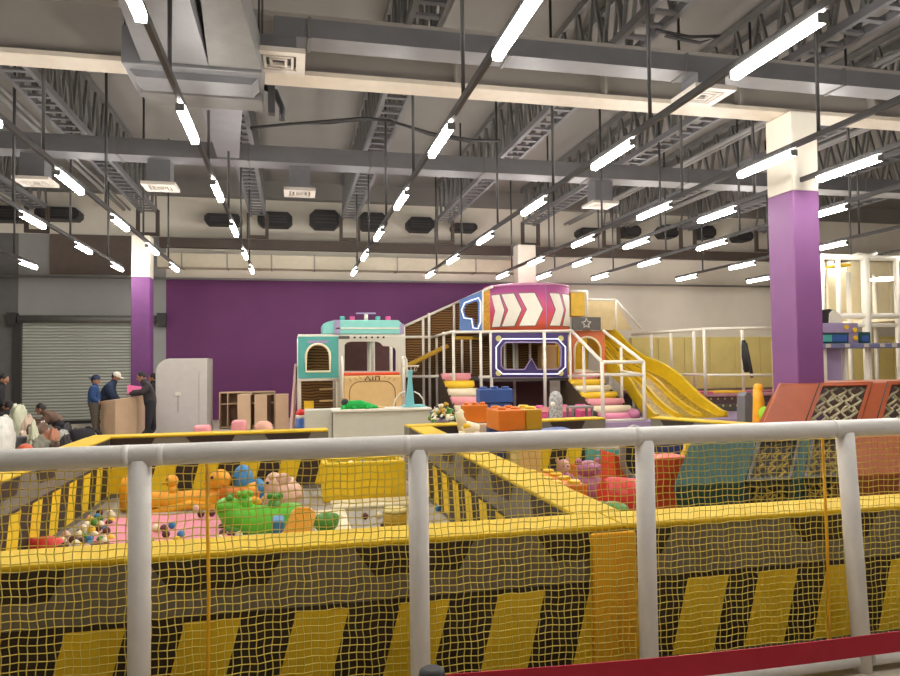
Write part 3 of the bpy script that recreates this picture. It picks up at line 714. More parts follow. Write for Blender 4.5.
# mauve doll seats
def plush(label, px_, py_t, py_b, Y, mt, mt2, w=.17):
    p = D(px_, py_b, Y); zt_ = DZ(px_, py_t, Y); zb_ = .013; x = p.x
    t = thing('plush_toy', label, 'toy', (x, Y, .013)); h = zt_-zb_
    MB().ball((x, Y, zb_+h*.35), (w, w*.9, h*.35), 0, 14, 10).build('body', mt, t)
    hd = MB().ball((x, Y-.02, zb_+h*.8), (w*.75, w*.7, h*.2), 0, 14, 10).build('head', mt2, t)
    for s in (-1, 1):
        MB().ball((x+s*w*.6, Y, zb_+h*.97), (w*.22, w*.15, h*.08), 0, 10, 6).build('ear', mt2, hd)
        MB().ball((x+s*w*.25, Y-.02-w*.66, zb_+h*.83), w*.09, 0, 8, 6).build('eye', black_m, hd)
        MB().tube([(x+s*w*.8, Y-.02, zb_+h*.55), (x+s*w*1.15, Y-.1, zb_+h*.3)], [w*.25, w*.2], 10).build('arm', mt, t)
        MB().tube([(x+s*w*.5, Y-.05, zb_+.06), (x+s*w*.7, Y-.28, zb_+.06)], [w*.3, w*.28], 10).build('foot', mt2, t)
plush('mauve and pink soft toy left of the pit blocks, topmost pink head', 563, 459, 480, 8.3, mauve, pink_plastic, .12)
plush('large mauve soft toy sitting beside the red cushion', 588, 460, 482, 7.8, mauve, mauve, .2)
plush('mauve soft toy lying behind the orange panel', 610, 466, 482, 8.0, mauve, rose_pad, .18)
# red cushion roll
p = G(622, 520, .2); Yr = 6.2
o = MB().tube([D(604, 497, Yr), D(609, 497, Yr), D(655, 500, Yr-.2)], [.16, .19, .19], 18).build('foam_roll', red_plastic); tag(o, 'red foam roll lying in the block pit behind the fence post', 'cushion')
o = MB().ball(D(612, 510, 4.6), (.13,.1,.06), 0, 12, 8).ball(D(602, 508, 4.6), (.05,.05,.05), 0, 10, 8).build('toy_bag', green_dark); tag(o, 'green soft toy on the floor below the red foam roll', 'toy')
# orange tilted panel with black opening, blue box behind
Yp = 6.9
m = MB(); x0, x1 = DX(624, 470, Yp), DX(687, 470, Yp); zt_ = DZ(660, 458, Yp)
m.prism([(x0-.08, .013), (x1-.12, .013), (x1+.04, zt_), (x0+.0, zt_), (x0-.12, DZ(620,455,Yp)+.03)], 'y', Yp, Yp+.35); tag(m.build('foam_wedge', orange_red, bevel=.02), 'large orange red foam wedge left of the teal barrel', 'block')
m = MB(); q = D(634, 445, 6.75); pts = [(q.x+.14*math.cos(i*PI/10), 6.75, q.z-.08+.26*math.sin(i*PI/10)) for i in range(20)]
m.tube(pts, .035, 8, closed=True); t = thing('ring_toy', 'grey ring leaning on the orange wedge, half behind the fence post', 'toy', (q.x, 6.75, q.z-.35)); m.build('rim', galv_light, t)
MB().prism([(q.x+.12*math.cos(i*PI/10), q.z-.08+.23*math.sin(i*PI/10)) for i in range(20)], 'y', 6.74, 6.78).build('disc', black_m, t)
x0, x1 = DX(648, 447, 7.9), DX(686, 447, 7.9)
tb = thing('foam_block', 'dark blue foam block behind the orange red wedge', 'block', ((x0+x1)/2, 8.1, .013), 'giant foam building blocks')
MB().bx(x0, x1, 7.9, 8.4, .013, DZ(665, 441, 7.9)).build('block_body', mat('deep_blue', '343e6e', .5), tb, bevel=.015)
o = MB(); q = [D(688,443,7.3), D(687,450,7.3), D(684,455,7.3)]; o.tube([(q[2].x, 7.3, .02)]+[(p.x, 7.3, p.z) for p in q[::-1]], [.05,.05,.045,.05], 10); tag(o.build('foam_stick', yellow_soft, bevel=0), 'upright yellow foam stick beside the teal barrel', 'toy')
# ------------------------------------------------------------------ the two hexagonal barrels
def barrel(label, xs_, mats_, yf, ym, yb_, zm, zt, win, wm, netm, slant=0, UV=(5, 4), rp_=.02):
    """hexagonal barrel along x. xs_: section borders; win: indices that are windows."""
    g = thing('hexagonal_barrel', label, 'tunnel', ((xs_[0]+xs_[-1])/2, (ym+yb_)/2, .013))
    prof = [(ym+.35, .013), (ym, zm), (yf, zt), (yb_, zt), (yb_+.45, zm), (yb_, .013)]
    def off(i):  # slanting ends: the upper edge shifts along x
        return slant if i == 0 else 0
    for i, mt in enumerate(mats_):
        a, b = xs_[i], xs_[i+1]
        sa = sb = slant
        def ring_pts(x, s): return [Vector((x+.75*(y-ym)+(s*(z-zm)/(zt-zm) if z > zm else s*.35*(zm-z)/zm), y, z)) for y, z in prof]
        A_, B_ = ring_pts(a, sa), ring_pts(b, sb)
        if i in win:
            m = MB()
            for k in range(6):
                if k in (0, 1): continue
                j = (k+1) % 6; m.add([A_[k], B_[k], B_[j], A_[j]], [(0,1,2,3)])
            m.build('back_panel', mt, g, fix=False)
            # framed window on the two front faces
            for k in (0, 1):
                P = [A_[k], B_[k], B_[k+1], A_[k+1]]; c = sum(P, Vector())/4
                I = [c+(p-c)*.86 for p in P]; nrm = (P[1]-P[0]).cross(P[3]-P[0]).normalized()*.02
                m = MB(); m.add(P+I+[p+nrm for p in P+I], [(0,1,5,4),(1,2,6,5),(2,3,7,6),(3,0,4,7),(8,12,13,9),(9,13,14,10),(10,14,15,11),(11,15,12,8),(4,5,13,12),(5,6,14,13),(6,7,15,14),(7,4,12,15)])
                m.build('window_frame', mt, g)
                m = MB(); U, V = UV
                def Q(u, v): return (I[0]*(1-u)*(1-v)+I[1]*u*(1-v)+I[2]*u*v+I[3]*(1-u)*v)
                dep = Vector((0, .1, -.03))
                for u in range(U+1): m.tube([Q(u/U, v/16)+dep+Vector((rp_*3*math.sin(v*1.6+u*PI), 0, 0)) for v in range(17)], rp_, 6)
                for v in range(1, V): m.tube([Q(u/16, v/V)+dep+Vector((0, 0, rp_*2.5*math.sin(u*1.6+v*PI))) for u in range(17)], rp_*.85, 6)
                m.build('rope_net', netm, g)
                m = MB(); m.add(I+[p-nrm*.3 for p in I], [(0,1,2,3),(4,7,6,5),(0,4,5,1),(1,5,6,2),(2,6,7,3),(3,7,4,0)]); m.build('vinyl_window', plastic_film, g)
        else:
            m = MB(); m.add(A_+B_, [(k, k+6, (k+1) % 6+6, (k+1) % 6) for k in range(6)]+([(0,1,2,3,4,5)] if i == 0 else [])+([(11,10,9,8,7,6)] if i == len(mats_)-1 else []))
            m.build('padded_panel', mt, g, bevel=.02)
        if i:
            m = MB(); m.tube([A_[1]+Vector((0,-.004,0)), A_[2]+Vector((0,-.004,.004))], .012, 6); m.build('seam', black_m, g)
    return g
# rust orange one behind
zt = 1.42; Yt = (H-zt)/(H-G(820, 384, zt).z) if False else 8.9
ro = mat('rust_orange_vinyl', 'c8603c', .4, var=.06)
zt = DZ(790, 384, 8.9)
xs_ = [DX(757, 436, 8.4), DX(800, 436, 8.4), DX(856, 436, 8.4), DX(873, 436, 8.4), 9.2, 10.2]
barrel('large rust orange hexagonal barrel with net windows on the right', xs_, [rust_vinyl, rust_vinyl, rust_vinyl, rust_vinyl, rust_vinyl], 8.9, 8.4, 9.9, .62, zt, (1, 3), plastic_film, mat('rope_cream', 'c9b88e', .8), slant=DX(780, 384, 8.9)-xs_[0]-.375)
# teal one in front
zt = DZ(700, 443, 6.35)
xs_ = [DX(672, 475, 6.0), DX(745, 475, 6.0), DX(790, 475, 6.0), DX(803, 475, 6.0), DX(842, 475, 6.0), DX(925, 475, 6.0)]
mo = mat('moss_vinyl', '3c3a28', .4, var=.08)
rd = mat('orange_vinyl', '9c4c1c', .6, var=.05)
barrel('teal and orange hexagonal barrel lying behind the foam wall', xs_, [teal_dark, mo, teal_dark, mo, rd], 6.35, 6.0, 7.2, .5, zt, (1, 3), plastic_film, mat('rope_yellow', 'c8a83a', .8), slant=DX(690, 443, 6.35)-xs_[0]-.75*.35, UV=(3, 3), rp_=.011)
# ================================================================== play frames at the back
TY = 19.0
def X_(px_, Y=TY, py_=350): return DX(px_, py_, Y)
Z1, Z2 = 1.26, 2.53
def frame(name, label, cat, tubes, r=.045, part='pipe', loc=None, mt=None, group=None):
    a0 = Vector(tubes[0][0]); g = thing(name, label, cat, (a0.x, a0.y, 0), group)
    for pts in tubes: MB().tube(pts, r, 8).build(part, mt or white_pipe, g)
    return g
# soft platform the play frames stand on
o = MB().bx(2.6, 17.5, 16.3, WY-.02, .0, .13).build('soft_platform', mat('mauve_mat', '9a86a4', .7)); o['kind'] = 'structure'; o.name = 'floor_platform'
PZ = .131
# --- teal truck playhouse
KY = 17.8; Kd = 2.0
xa, xb_, xc = DX(298, 350, KY), DX(338.5, 350, KY), DX(405, 350, KY)
zt_, zb_ = DZ(320, 336.6, KY), DZ(320, 378, KY)
t = thing('truck_playhouse', 'teal and white truck shaped playhouse in front of the purple wall', 'playhouse', ((xa+xc)/2, KY, 0))
# cab side panel with arched window
def arch(cx, w, z0, z1, n=10, sq=False):
    r = w/2; pts = [(cx-r, z0), (cx+r, z0)]
    for i in range(n+1): a = PI*i/n; pts.append((cx+r*math.cos(a), z1-r+r*math.sin(a)))
    return pts
def framed(m, x0, x1, z0, z1, inner, y0, y1, k=0):
    """a panel with one hole: outline points are spread on the rectangle to match the inner outline."""
    cx = sum(p[0] for p in inner)/len(inner); cz = sum(p[1] for p in inner)/len(inner); out = []
    for u, v in inner:
        dx, dz = u-cx, v-cz; s = 1e9
        if dx > 1e-6: s = min(s, (x1-cx)/dx)
        if dx < -1e-6: s = min(s, (x0-cx)/dx)
        if dz > 1e-6: s = min(s, (z1-cz)/dz)
        if dz < -1e-6: s = min(s, (z0-cz)/dz)
        out.append((cx+dx*s, cz+dz*s))
    # snap the points nearest to the corners on the corners
    for c in ((x0,z0),(x1,z0),(x1,z1),(x0,z1)):
        i = min(range(len(out)), key=lambda i: (out[i][0]-c[0])**2+(out[i][1]-c[1])**2); out[i] = c
    return m.ring(out, inner, 'y', y0, y1, k)
wc = DX(318, 358, KY); ww = DX(330, 358, KY)-DX(306, 358, KY)
ia = arch(wc, ww, DZ(318, 371.5, KY), DZ(318, 344, KY))
p_ = framed(MB(), xa, xb_, zb_, zt_, ia, KY, KY+.06).build('cab_panel', teal, t)
MB().tube([(u, KY-.01, v) for u, v in ia], .03, 8, closed=True).build('window_rim', cream_pad, p_)
MB().bx(wc-.25, wc+.25, KY-.012, KY, DZ(318,343,KY), DZ(318,340.5,KY)).build('nameplate', lilac, p_)
MB().bx(xa, xa+.06, KY+.06, KY+Kd, zb_, zt_).build('cab_side_panel', teal, t)
MB().bx(xa+.1, xb_-.1, KY+.8, KY+.83, zb_, zt_-.05).build('upper_net', brown_net, t)
for x in (xa+.03, xb_-.03):
    MB().tube([(x, KY+.12, PZ-.13), (x, KY+.12, zt_+.02)], .045, 8).build('post', white_pipe, t)
    MB().tube([(x, KY+Kd, PZ-.13), (x, KY+Kd, zt_+.02)], .045, 8).build('post', white_pipe, t)
MB().tube([(xa, KY+.06, zb_-.03), (xb_, KY+.06, zb_-.03)], .045, 8).build('cross_bar', white_pipe, t)
MB().tube([(xa, KY+.04, zt_+.02), (xc, KY+.04, zt_+.02)], .04, 8).build('cross_bar', white_pipe, t)
MB().bx(xa+.1, xc-.05, KY+Kd, KY+Kd+.04, .2, zt_-.03).build('back_net', mat('truck_net', '644440', .8, var=.1), t)
MB().bx(xa+.1, xb_-.1, KY+.9, KY+.93, .2, zb_-.1).build('lower_net', brown_net, t)
MB().tube([(wc+.1, KY+1.0, .13), (wc+.1, KY+1.0, zt_)], .05, 8).build('post', white_pipe, t)
MB().bx(xa+.15, wc-.1, KY+.3, KY+.6, .13, DZ(308,402,KY)).build('step_block', yellow_soft, t)
for z in (.75, 1.05): MB().tube([(wc+.05, KY+.5, z), (xb_-.1, KY+.5, z)], .03, 6).build('shelf_bar', tan_pad, t)
# windscreen frame
wx = [(344.5,371), (344.5,345), (347,342.5), (351,341.5), (377,341.5), (380.5,343), (383,346), (391,346.5), (395,348.5), (396,352), (396,371)]
ins = [(DX(a, b, KY), DZ(a, b, KY)) for a, b in wx]
mf = MB(); framed(mf, xb_, xc, DZ(370, 373, KY), zt_, ins, KY-.02, KY+.06); fr = mf.build('windscreen_frame', counter_m, t)
MB().bx(xb_, xb_+.14, KY-.01, KY+.06, .0, DZ(340,373,KY)).build('front_pillar', counter_m, t)
MB().bx(xc-.16, xc, KY-.01, KY+.06, .0, DZ(340,373,KY)).build('front_pillar', counter_m, t)
for i in range(6):
    x = DX(354.5+i*5.8, 338, KY); MB().lathe([(.028,0),(.028,.02)], (x, KY-.045, DZ(360,337.5,KY)), 10, R=Matrix.Rotation(-PI/2, 3, 'X')).build('rivet', black_m, fr)
MB().bx(DX(338.5,338,KY), DX(349.5,338,KY), KY-.035, KY-.02, DZ(343,339,KY), DZ(343,336,KY)).build('dark_stripe', charcoal, fr)
MB().tube([(DX(369,355,KY+1), KY+1.0, .13), (DX(369,355,KY+1), KY+1.0, zt_)], .055, 8).build('post', white_pipe, t)
MB().tube([(DX(373,355,KY+1.4), KY+1.4, .13), (DX(373,355,KY+1.4), KY+1.4, zt_)], .055, 8).build('post', white_pipe, t)
MB().tube([(DX(391,355,KY+1.4), KY+1.4, .13), (DX(391,355,KY+1.4), KY+1.4, zt_-.2)], .045, 8).build('post', white_pipe, t)
# bonnet
hx0, hx1 = DX(342.5, 385, KY-.5), DX(401, 385, KY-.5); hz = DZ(370, 374.5, KY-.3)
b = MB().bx(hx0, hx1, KY-.6, KY-.03, .0, hz-.02).build('bonnet', tan_pad, t, bevel=.05)
MB().bx(hx0, hx1, KY-.34, KY-.02, hz-.02, hz+.05).build('dashboard', orange_red, t, bevel=.03)
cx = (hx0+hx1)/2; gw = (hx1-hx0)*.39; z0_, z1_ = .15, hz-.16; k = .28
gp = []
for (sx, sz, a0) in ((1,-1,-90),(1,1,0),(-1,1,90),(-1,-1,180)):
    ccx = cx+sx*(gw-k); ccz = (z0_+z1_)/2+sz*((z1_-z0_)/2-k)
    for i in range(6): a = math.radians(a0+18*i); gp.append((ccx+k*math.cos(a), KY-.605, ccz+k*math.sin(a)))
MB().tube(gp, .012, 6, closed=True).build('grille_outline', mat('tan_line', '8a6a3a', .6), b)
ez = hz-.09
m = MB()
def stroke(*p): m.tube([(cx+u, KY-.606, ez+v) for u, v in p], .014, 5)
e_ = MB(); e_.tube([(cx-.19,KY-.606,ez-.05),(cx-.12,KY-.606,ez+.05),(cx-.05,KY-.606,ez-.05)], .014, 5); e_.build('emblem_mark', black_m, b)
e_ = MB(); e_.tube([(cx+.01,KY-.606,ez-.05),(cx+.01,KY-.606,ez+.05)], .014, 5); e_.build('emblem_mark', black_m, b)
e_ = MB(); e_.tube([(cx+.08,KY-.606,ez-.05),(cx+.08,KY-.606,ez+.05),(cx+.17,KY-.606,ez+.05),(cx+.17,KY-.606,ez-.05)], .014, 5); e_.build('emblem_mark', black_m, b)
for s in (-1, 1):
    for i in range(3): MB().beam((cx+s*(gw-.05-.12*i), KY-.605, hz-.16+.03*i), (cx+s*(gw-.0-.12*i), KY-.605, hz-.1+.03*i), .012, .012).build('accent_line', MATS['tan_line'], b)
# handrails beside the windscreen
for px_ in (342.5, 404):
    x = DX(px_, 372, KY-.7); MB().tube([(x, KY-.65, DZ(px_,398,KY-.65)), (x, KY-.65, DZ(px_,362,KY-.65)), (x, KY-.5, DZ(px_,357,KY-.65)), (x, KY-.3, DZ(px_,360,KY-.65)), (x, KY-.3, DZ(px_,398,KY-.65))], .03, 8).build('grab_rail', white_pipe, t)
# roof
ra, rc = DX(323, 327, KY), DX(403, 327, KY); rz = DZ(360, 320, KY); c1 = DX(336, 327, KY)
m = MB(); zz = zt_+.06
A_ = [(ra, zz), (c1, zz), (c1, rz), (ra+.18, rz-.02), (ra, rz-.1)]
MB().prism([(c1-.02, zz), (rc, zz), (rc, rz-.12), (rc-.12, rz), (c1-.02, rz)], 'y', KY-.02, KY+1.3).build('roof', teal_roof, t, bevel=.02)
m.prism([(ra, zz), (c1-.03, zz), (c1-.03, rz), (ra+.1, rz-.05), (ra, rz-.1)], 'y', KY+.0, KY+1.3).build('roof_side', teal_roof, t, bevel=.02)
MB().bx(c1, rc-.1, KY-.03, KY-.02, DZ(360,329,KY), DZ(360,327.6,KY)).build('roof_stripe', white_pipe, t)
MB().bx(c1-.04, c1+.1, KY-.03, KY+.0, zz, rz).build('roof_trim', lilac, t)
MB().bx(rc-.08, rc+.02, KY-.03, KY+.0, zz, rz-.1).build('roof_trim', lilac, t)
for px_, mt in ((343, teal), (353, rose_pad), (379, teal), (389.5, rose_pad)):
    x = DX(px_, 318, KY); MB().bx(x-.06, x+.06, KY+.2, KY+.34, rz, rz+.11).build('beacon_light', mt, t, bevel=.02)
x = DX(367, 318, KY); MB().tube([(x, KY+.25, rz), (x, KY+.25, rz+.17)], .05, 8).build('horn_post', white_pipe, t)
MB().box((x, KY+.25, rz+.19), (.5, .07, .035)).build('horn_bar', lilac, t)
# leaning board left of the truck
a_, b_ = D(289.5, 414, KY+.3), D(296.5, 366, KY+.8)
o = MB().beam(Vector((a_.x+.05, a_.y-.2, .02)), b_, .06, .3).build('leaning_board', mat('board_pink', 'c9a296', .6)); tag(o, 'pinkish board leaning against the left side of the teal playhouse', 'board')
# --- left climbing section (behind the truck, up to the drum)
BY = 22.0
def V(px_, py_, Y): return D(px_, py_, Y)
g = thing('climbing_frame', 'white pipe frame with brown net panels left of the pink drum', 'play frame', (5, TY, .13), None)
def pipe(pts, r=.042, nm='pipe', p=None): return MB().tube(pts, r, 8).build(nm, white_pipe, p or g)
def vert(px_, py_t, py_b, Y, r=.042):
    a = D(px_, py_t, Y); zb_ = PZ if py_b is None else DZ(px_, py_b, Y); return pipe([(a.x, Y, zb_), (a.x, Y, a.z)], r)
for px_, pt, pb in ((404, 326, None), (423, 318, None), (429, 313, None), (436.5, 336, None), (454, 304, 336)): vert(px_, pt, pb, BY)
for px_, pt, pb, Y in ((443.7, 332, None, 20.4), (453.2, 332, None, TY), (480.5, 332, None, TY), (491, 331, None, TY), (462, 337, 374, 21.3), (471, 337, 374, 21.3)): vert(px_, pt, pb, Y)
pipe([V(403,327,BY), V(460,301,BY)]); pipe([V(460,301,BY), V(492,287,TY+.8)])
pipe([V(404,337,BY), V(433,337,BY)]); pipe([V(433,337,BY), V(451,332,TY)]); pipe([V(450,332,TY), V(573,331,TY)])
pipe([V(404,376.5,BY), V(447,376.5,20.4)]); pipe([V(479,377,TY), V(573,376.5,TY)])
pipe([V(436,376,BY), V(453,375,TY)])
# net panels
def panel(pts, name, mt, p, th=.03):
    m = MB(); P = [Vector(q) for q in pts]; n = len(P); nr = Vector((0, th, 0))
    m.add(P+[q+nr for q in P], [tuple(range(n)), tuple(range(n, 2*n))[::-1]]+[(i, i+n, (i+1) % n+n, (i+1) % n) for i in range(n)]); return m.build(name, mt, p)
Yn = BY+.08
panel([V(404,336,Yn), V(458,336,Yn), V(458,302,Yn), V(404,328,Yn)], 'net_panel', brown_net, g)
panel([V(404,376,Yn), V(443,376,Yn), V(443,338,Yn), V(404,338,Yn)], 'net_panel', brown_net, g)
panel([V(458,333,Yn), V(493,333,Yn), V(493,289,Yn), V(458,302,Yn)], 'net_panel', brown_net, g)
q = V(443,376,Yn)
panel([V(404,376,Yn)-Vector((0,0,V(404,376,Yn).z-.14)), q-Vector((0,0,q.z-.14)), q, V(404,376,Yn)], 'net_panel', dark_net, g)
panel([V(437,376,BY+.3), V(492,376,BY+.3), V(492,333,BY+.3), V(437,333,BY+.3)], 'net_panel', brown_net, g)
o_ = V(404,376,Yn)
m = MB(); a_ = V(407,366,BY-.4); b_ = V(447,346,BY-.4); m.beam(a_, b_, .5, .12); m.build('ramp_cushion', olive_pad, g, bevel=.03)
# blue neon panel
pts = [(460,300),(482,290.5),(482,331),(460,331)]
hole = [(463,304),(472,300),(478.5,298),(480.5,302),(480.5,322),(478,328.5),(473,328),(471.5,319),(463,318),(460.8,311)]
Yp = TY-.02; OL = [(460,331),(465,331),(482,331),(482,318),(482,302),(482,290.5),(474,294),(466,297.3),(460,300),(460,315)]
HO = [(471.5,319),(473,328),(478,328.5),(480.5,322),(480.5,302),(478.5,298),(472,300),(464.5,303),(461.5,310),(464,318)]
mm = MB(); mm.ring([(DX(a,b,Yp), DZ(a,b,Yp)) for a, b in OL], [(DX(476 if False else a,b,Yp), DZ(a,b,Yp)) for a, b in [(474,319),(474.5,326),(477,326.5),(478.5,321),(478.5,304),(477,301),(472,302.5),(466,305),(464,310),(465.5,316)]], 'y', Yp, Yp+.06)
fp = mm.build('sign_panel', mat('sign_blue', '5474a4', .5), g)
MB().tube([V(a, b, Yp-.02) for a, b in HO], .02, 6, closed=True).build('neon_outline', neon, fp)
panel([V(483,331,TY+.5), V(490,331,TY+.5), V(490,290,TY+.5), V(483,292,TY+.5)], 'padded_wall', mat('amber_net', 'd59a1c', .5, var=.25, scale=14), g)
pipe([V(482.5,291,TY), V(482.5,331,TY)], .03)
panel([V(455,339.5,TY+1.9), V(480,339.5,TY+1.9), V(480,336.5,TY+1.9), V(455,336.5,TY+1.9)], 'deck_edge', olive_pad, g)
# roller stairs
def stairs(label, pxL, pxR, yb_, yt_, zt_, n, cols, xw=None):
    x0, x1 = pxL, pxR
    t = thing('foam_stairs', label, 'stairs', ((x0+x1)/2, yb_, PZ), 'padded roller stairs')
    for i in range(n):
        u = (i+.5)/n; z = PZ+(zt_-PZ)*(i+.35)/n; y = yb_+(yt_-yb_)*u
        hh = (zt_-PZ)/n
        MB().tube([(x0, y, z+hh*.1), (x1, y, z+hh*.1)], hh*.74, 16).build('roller_step', cols[i % len(cols)], t)
    for x in (x0+.02, x1-.02):
        MB().prism([(yb_-.1, PZ), (yt_+.1, PZ), (yt_+.1, zt_), (yt_-.1, zt_)], 'x', x-.03, x+.03).build('side_board', dark_net, t)
    return t
stairs('padded roller stairs in pink, yellow and white behind the ball heap', DX(456, 400, 17.6), DX(484, 400, 17.9), 17.2, 19.6, Z1+.1, 6, [pink_pad, cream_pad, pink_pad, cream_pad, yellow_soft, pink_pad])
stairs('padded roller stairs in pink, yellow and white beside the yellow slide', DX(603, 415, 16.7), DX(641, 415, 16.7), 16.75, 19.5, Z1+.05, 7, [rose_pad if False else mat('rose_step', 'e58aa6', .5), cream_pad, pink_pad, yellow_soft, cream_pad, yellow_soft, pink_pad])
# handrails of the right stairs
g = thing('handrail', 'white pipe handrails around the roller stairs beside the slide', 'railing', (8.5, 16.6, .13))
SY = 16.6
fl, fr_ = V(602, 362, SY), V(643.5, 362, SY)
for p in (fl, fr_): pipe([(p.x, SY, PZ), (p.x, SY, p.z)], .05, 'post')
pipe([fl, fr_], .045, 'rail'); pipe([V(602,374.5,SY), V(643.5,375,SY)], .04, 'rail')
pipe([fl, V(572,331.5,TY)], .045, 'rail'); pipe([fr_, V(603.5,331,TY)], .045, 'rail')
for (px_, pt, Y) in ((583.5, 346, 18.1), (621, 347, 18.0)): p = V(px_, pt, Y); pipe([(p.x, Y, PZ), (p.x, Y, p.z)], .04, 'post')
pipe([V(572,376,TY), V(602,374.5,SY)], .035, 'rail'); pipe([V(621,371,18), V(643.5,375,SY)], .035, 'rail')
pipe([(fl.x, SY, PZ+.03), (fr_.x, SY, PZ+.03)], .04, 'rail')
# --- the drum with the chevrons and the visor panel below
g = thing('play_tower', 'tower with pink chevron drum above a purple goggle shaped window panel', 'play tower', (6.5, TY, .13))
dx0, dx1 = DX(490, 307, TY+.9), DX(571, 307, TY+.9); R_ = (dx1-dx0)/2*1.01; dc = Vector(((dx0+dx1)/2+.05, TY+.15+R_, 0))
dz0 = Z2+.02; dz1 = DZ(530, 283.5, TY+.1)
n = 48
def cyl(m, a0, a1, z0, z1, r, k=0, th=.03, nseg=None):
    ns = nseg or max(2, int((a1-a0)/(2*PI)*n)); vs = []
    for i in range(ns+1):
        a = a0+(a1-a0)*i/ns
        for rr in (r, r-th):
            for z in (z0, z1): vs.append((dc.x+rr*math.sin(a), dc.y-rr*math.cos(a), z))
    fs = []
    for i in range(ns):
        b = i*4; c = b+4
        fs += [(b, c, c+1, b+1), (b+2, b+3, c+3, c+2), (b+1, c+1, c+3, b+3), (b, b+2, c+2, c)]
    fs += [(0,1,3,2), (ns*4, ns*4+2, ns*4+3, ns*4+1)]
    return m.add(vs, fs, k, True)
gm = print_grad; nt = gm.node_tree; bs = nt.nodes['Principled BSDF']; tc = nt.nodes.new('ShaderNodeTexCoord'); sp = nt.nodes.new('ShaderNodeSeparateXYZ'); mr = nt.nodes.new('ShaderNodeMapRange'); rp = nt.nodes.new('ShaderNodeValToRGB')
mr.inputs['From Min'].default_value = dz0-.13; mr.inputs['From Max'].default_value = dz1-.13
rp.color_ramp.elements[0].color = lin('e8663f'); rp.color_ramp.elements[0].position = .1; rp.color_ramp.elements[1].color = lin('ad5c92'); rp.color_ramp.elements[1].position = .95
e_ = rp.color_ramp.elements.new(.45); e_.color = lin('d04a6c')
nt.links.new(tc.outputs['Object'], sp.inputs[0]); nt.links.new(sp.outputs['Z'], mr.inputs['Value']); nt.links.new(mr.outputs['Result'], rp.inputs['Fac']); nt.links.new(rp.outputs['Color'], bs.inputs['Base Color'])
m = MB(); cyl(m, -PI, PI, dz0, dz1, R_, 0, .05, 64); dr = m.build('drum_wall', print_grad, g)
MB().tube([(dc.x+R_*math.sin(a*PI/24), dc.y-R_*math.cos(a*PI/24), dz1) for a in range(48)], .035, 8, closed=True).build('top_ring', mat('drum_rim', 'c98aa8', .5), dr)
MB().tube([(dc.x+R_*math.sin(a*PI/24), dc.y-R_*math.cos(a*PI/24), dz0) for a in range(48)], .035, 8, closed=True).build('bottom_ring', white_pipe, dr)
def chev(a0, w, tip, name='chevron'):
    """curved chevron sheet on the drum: a0 angle of its rear, w its width, tip how far the point reaches."""
    zA, zB = dz0+.14*(dz1-dz0), dz0+.81*(dz1-dz0); zM = (zA+zB)/2
    for grow, mt, r, nm in ((.022, charcoal, R_+.005, 'chevron_outline'), (0, white_pipe, R_+.012, name)):
        m = MB(); N = 12; vs = []
        for half in (0, 1):
            for i in range(N+1):
                u = i/N; z = zM+(zB+grow-zM)*(1-u) if half == 0 else zM-(zM-zA+grow)*u
                sh = tip*(u if half == 0 else 1-u)
                for c_ in range(9):
                    a = a0+sh-grow*.9+(w+grow*1.8)*c_/8
                    a = max(-1.45, min(1.45, a)); vs.append((dc.x+r*math.sin(a), dc.y-r*math.cos(a), z))
        M_ = 2*(N+1); fs = [(9*i+c_, 9*i+c_+1, 9*i+c_+10, 9*i+c_+9) for i in range(M_-1) for c_ in range(8)]
        m.add(vs, fs); m.build(nm, mt, dr)
def ang(px_):
    a, b = -1.45, 1.35
    for _ in range(40):
        c = (a+b)/2
        if PXX((dc.x+R_*math.sin(c), dc.y-R_*math.cos(c), (dz0+dz1)/2)) < px_: a = c
        else: b = c
    return (a+b)/2
for p0, p1, p2 in ((492, 495.5, 504.5), (502, 508.4, 521.5), (519, 527, 542.5), (549.5, 555.5, 563.5), (562, 565.5, 570)):
    a0 = ang(p0); chev(a0, ang(p2)-ang(p1), ang(p1)-a0)
MB().tube([(dc.x+(R_+.01)*math.sin(ang(546)), dc.y-(R_+.01)*math.cos(ang(546)), z) for z in (dz0, dz1)], .012, 6).build('seam', lilac, dr)
# visor panel
vx0, vx1 = DX(491.5, 354, TY), DX(567, 354, TY); vz0, vz1 = DZ(530, 377.5, TY), DZ(530, 333, TY)
def vp(l): return [(DX(a, b, TY), DZ(a, b, TY)) for a, b in l]
inn = vp([(500.5,366),(500.5,347.5),(505,342.5),(556,342.5),(560,347.5),(560,366),(556.5,369.5),(536.5,369.5),(530.5,358.5),(524,369.5),(504,369.5)])
out_ = vp([(491.5,377.5),(491.5,350),(491.5,333),(567,333),(567,350),(567,377.5),(560,377.5),(540,377.5),(530.5,377.5),(520,377.5),(500,377.5)])
vm = MB().ring(out_, inn, 'y', TY-.05, TY+.03).build('visor_panel', navy_pad, g)
MB().tube([(u, TY-.07, v) for u, v in inn], .022, 6, closed=True).build('window_rim', lilac, vm)
oo = vp([(495.5,368.5),(495.5,347),(502,339),(557,339),(564.5,347),(564.5,367),(557,374),(502,374)])
MB().tube([(u, TY-.07, v) for u, v in oo], .021, 6, closed=True).build('neon_outline', neon, vm)
dot = mat('dot_lime', 'c9c07c', .5)
for px_, py_ in ((498,338.5),(560,338.5),(498,373),(560,373)):
    MB().lathe([(.085,0),(.085,.02)], (DX(px_,py_,TY), TY-.05, DZ(px_,py_,TY)), 16, R=Matrix.Rotation(PI/2, 3, 'X')).build('dot', dot, vm)
pipe([(DX(544.5,354,TY-.15), TY-.15, PZ), (DX(544.5,354,TY-.15), TY-.15, Z2+.02)], .05, 'post')
for px_ in (491, 570): x = DX(px_,354,TY); pipe([(x, TY, PZ), (x, TY, Z2)], .045, 'post')
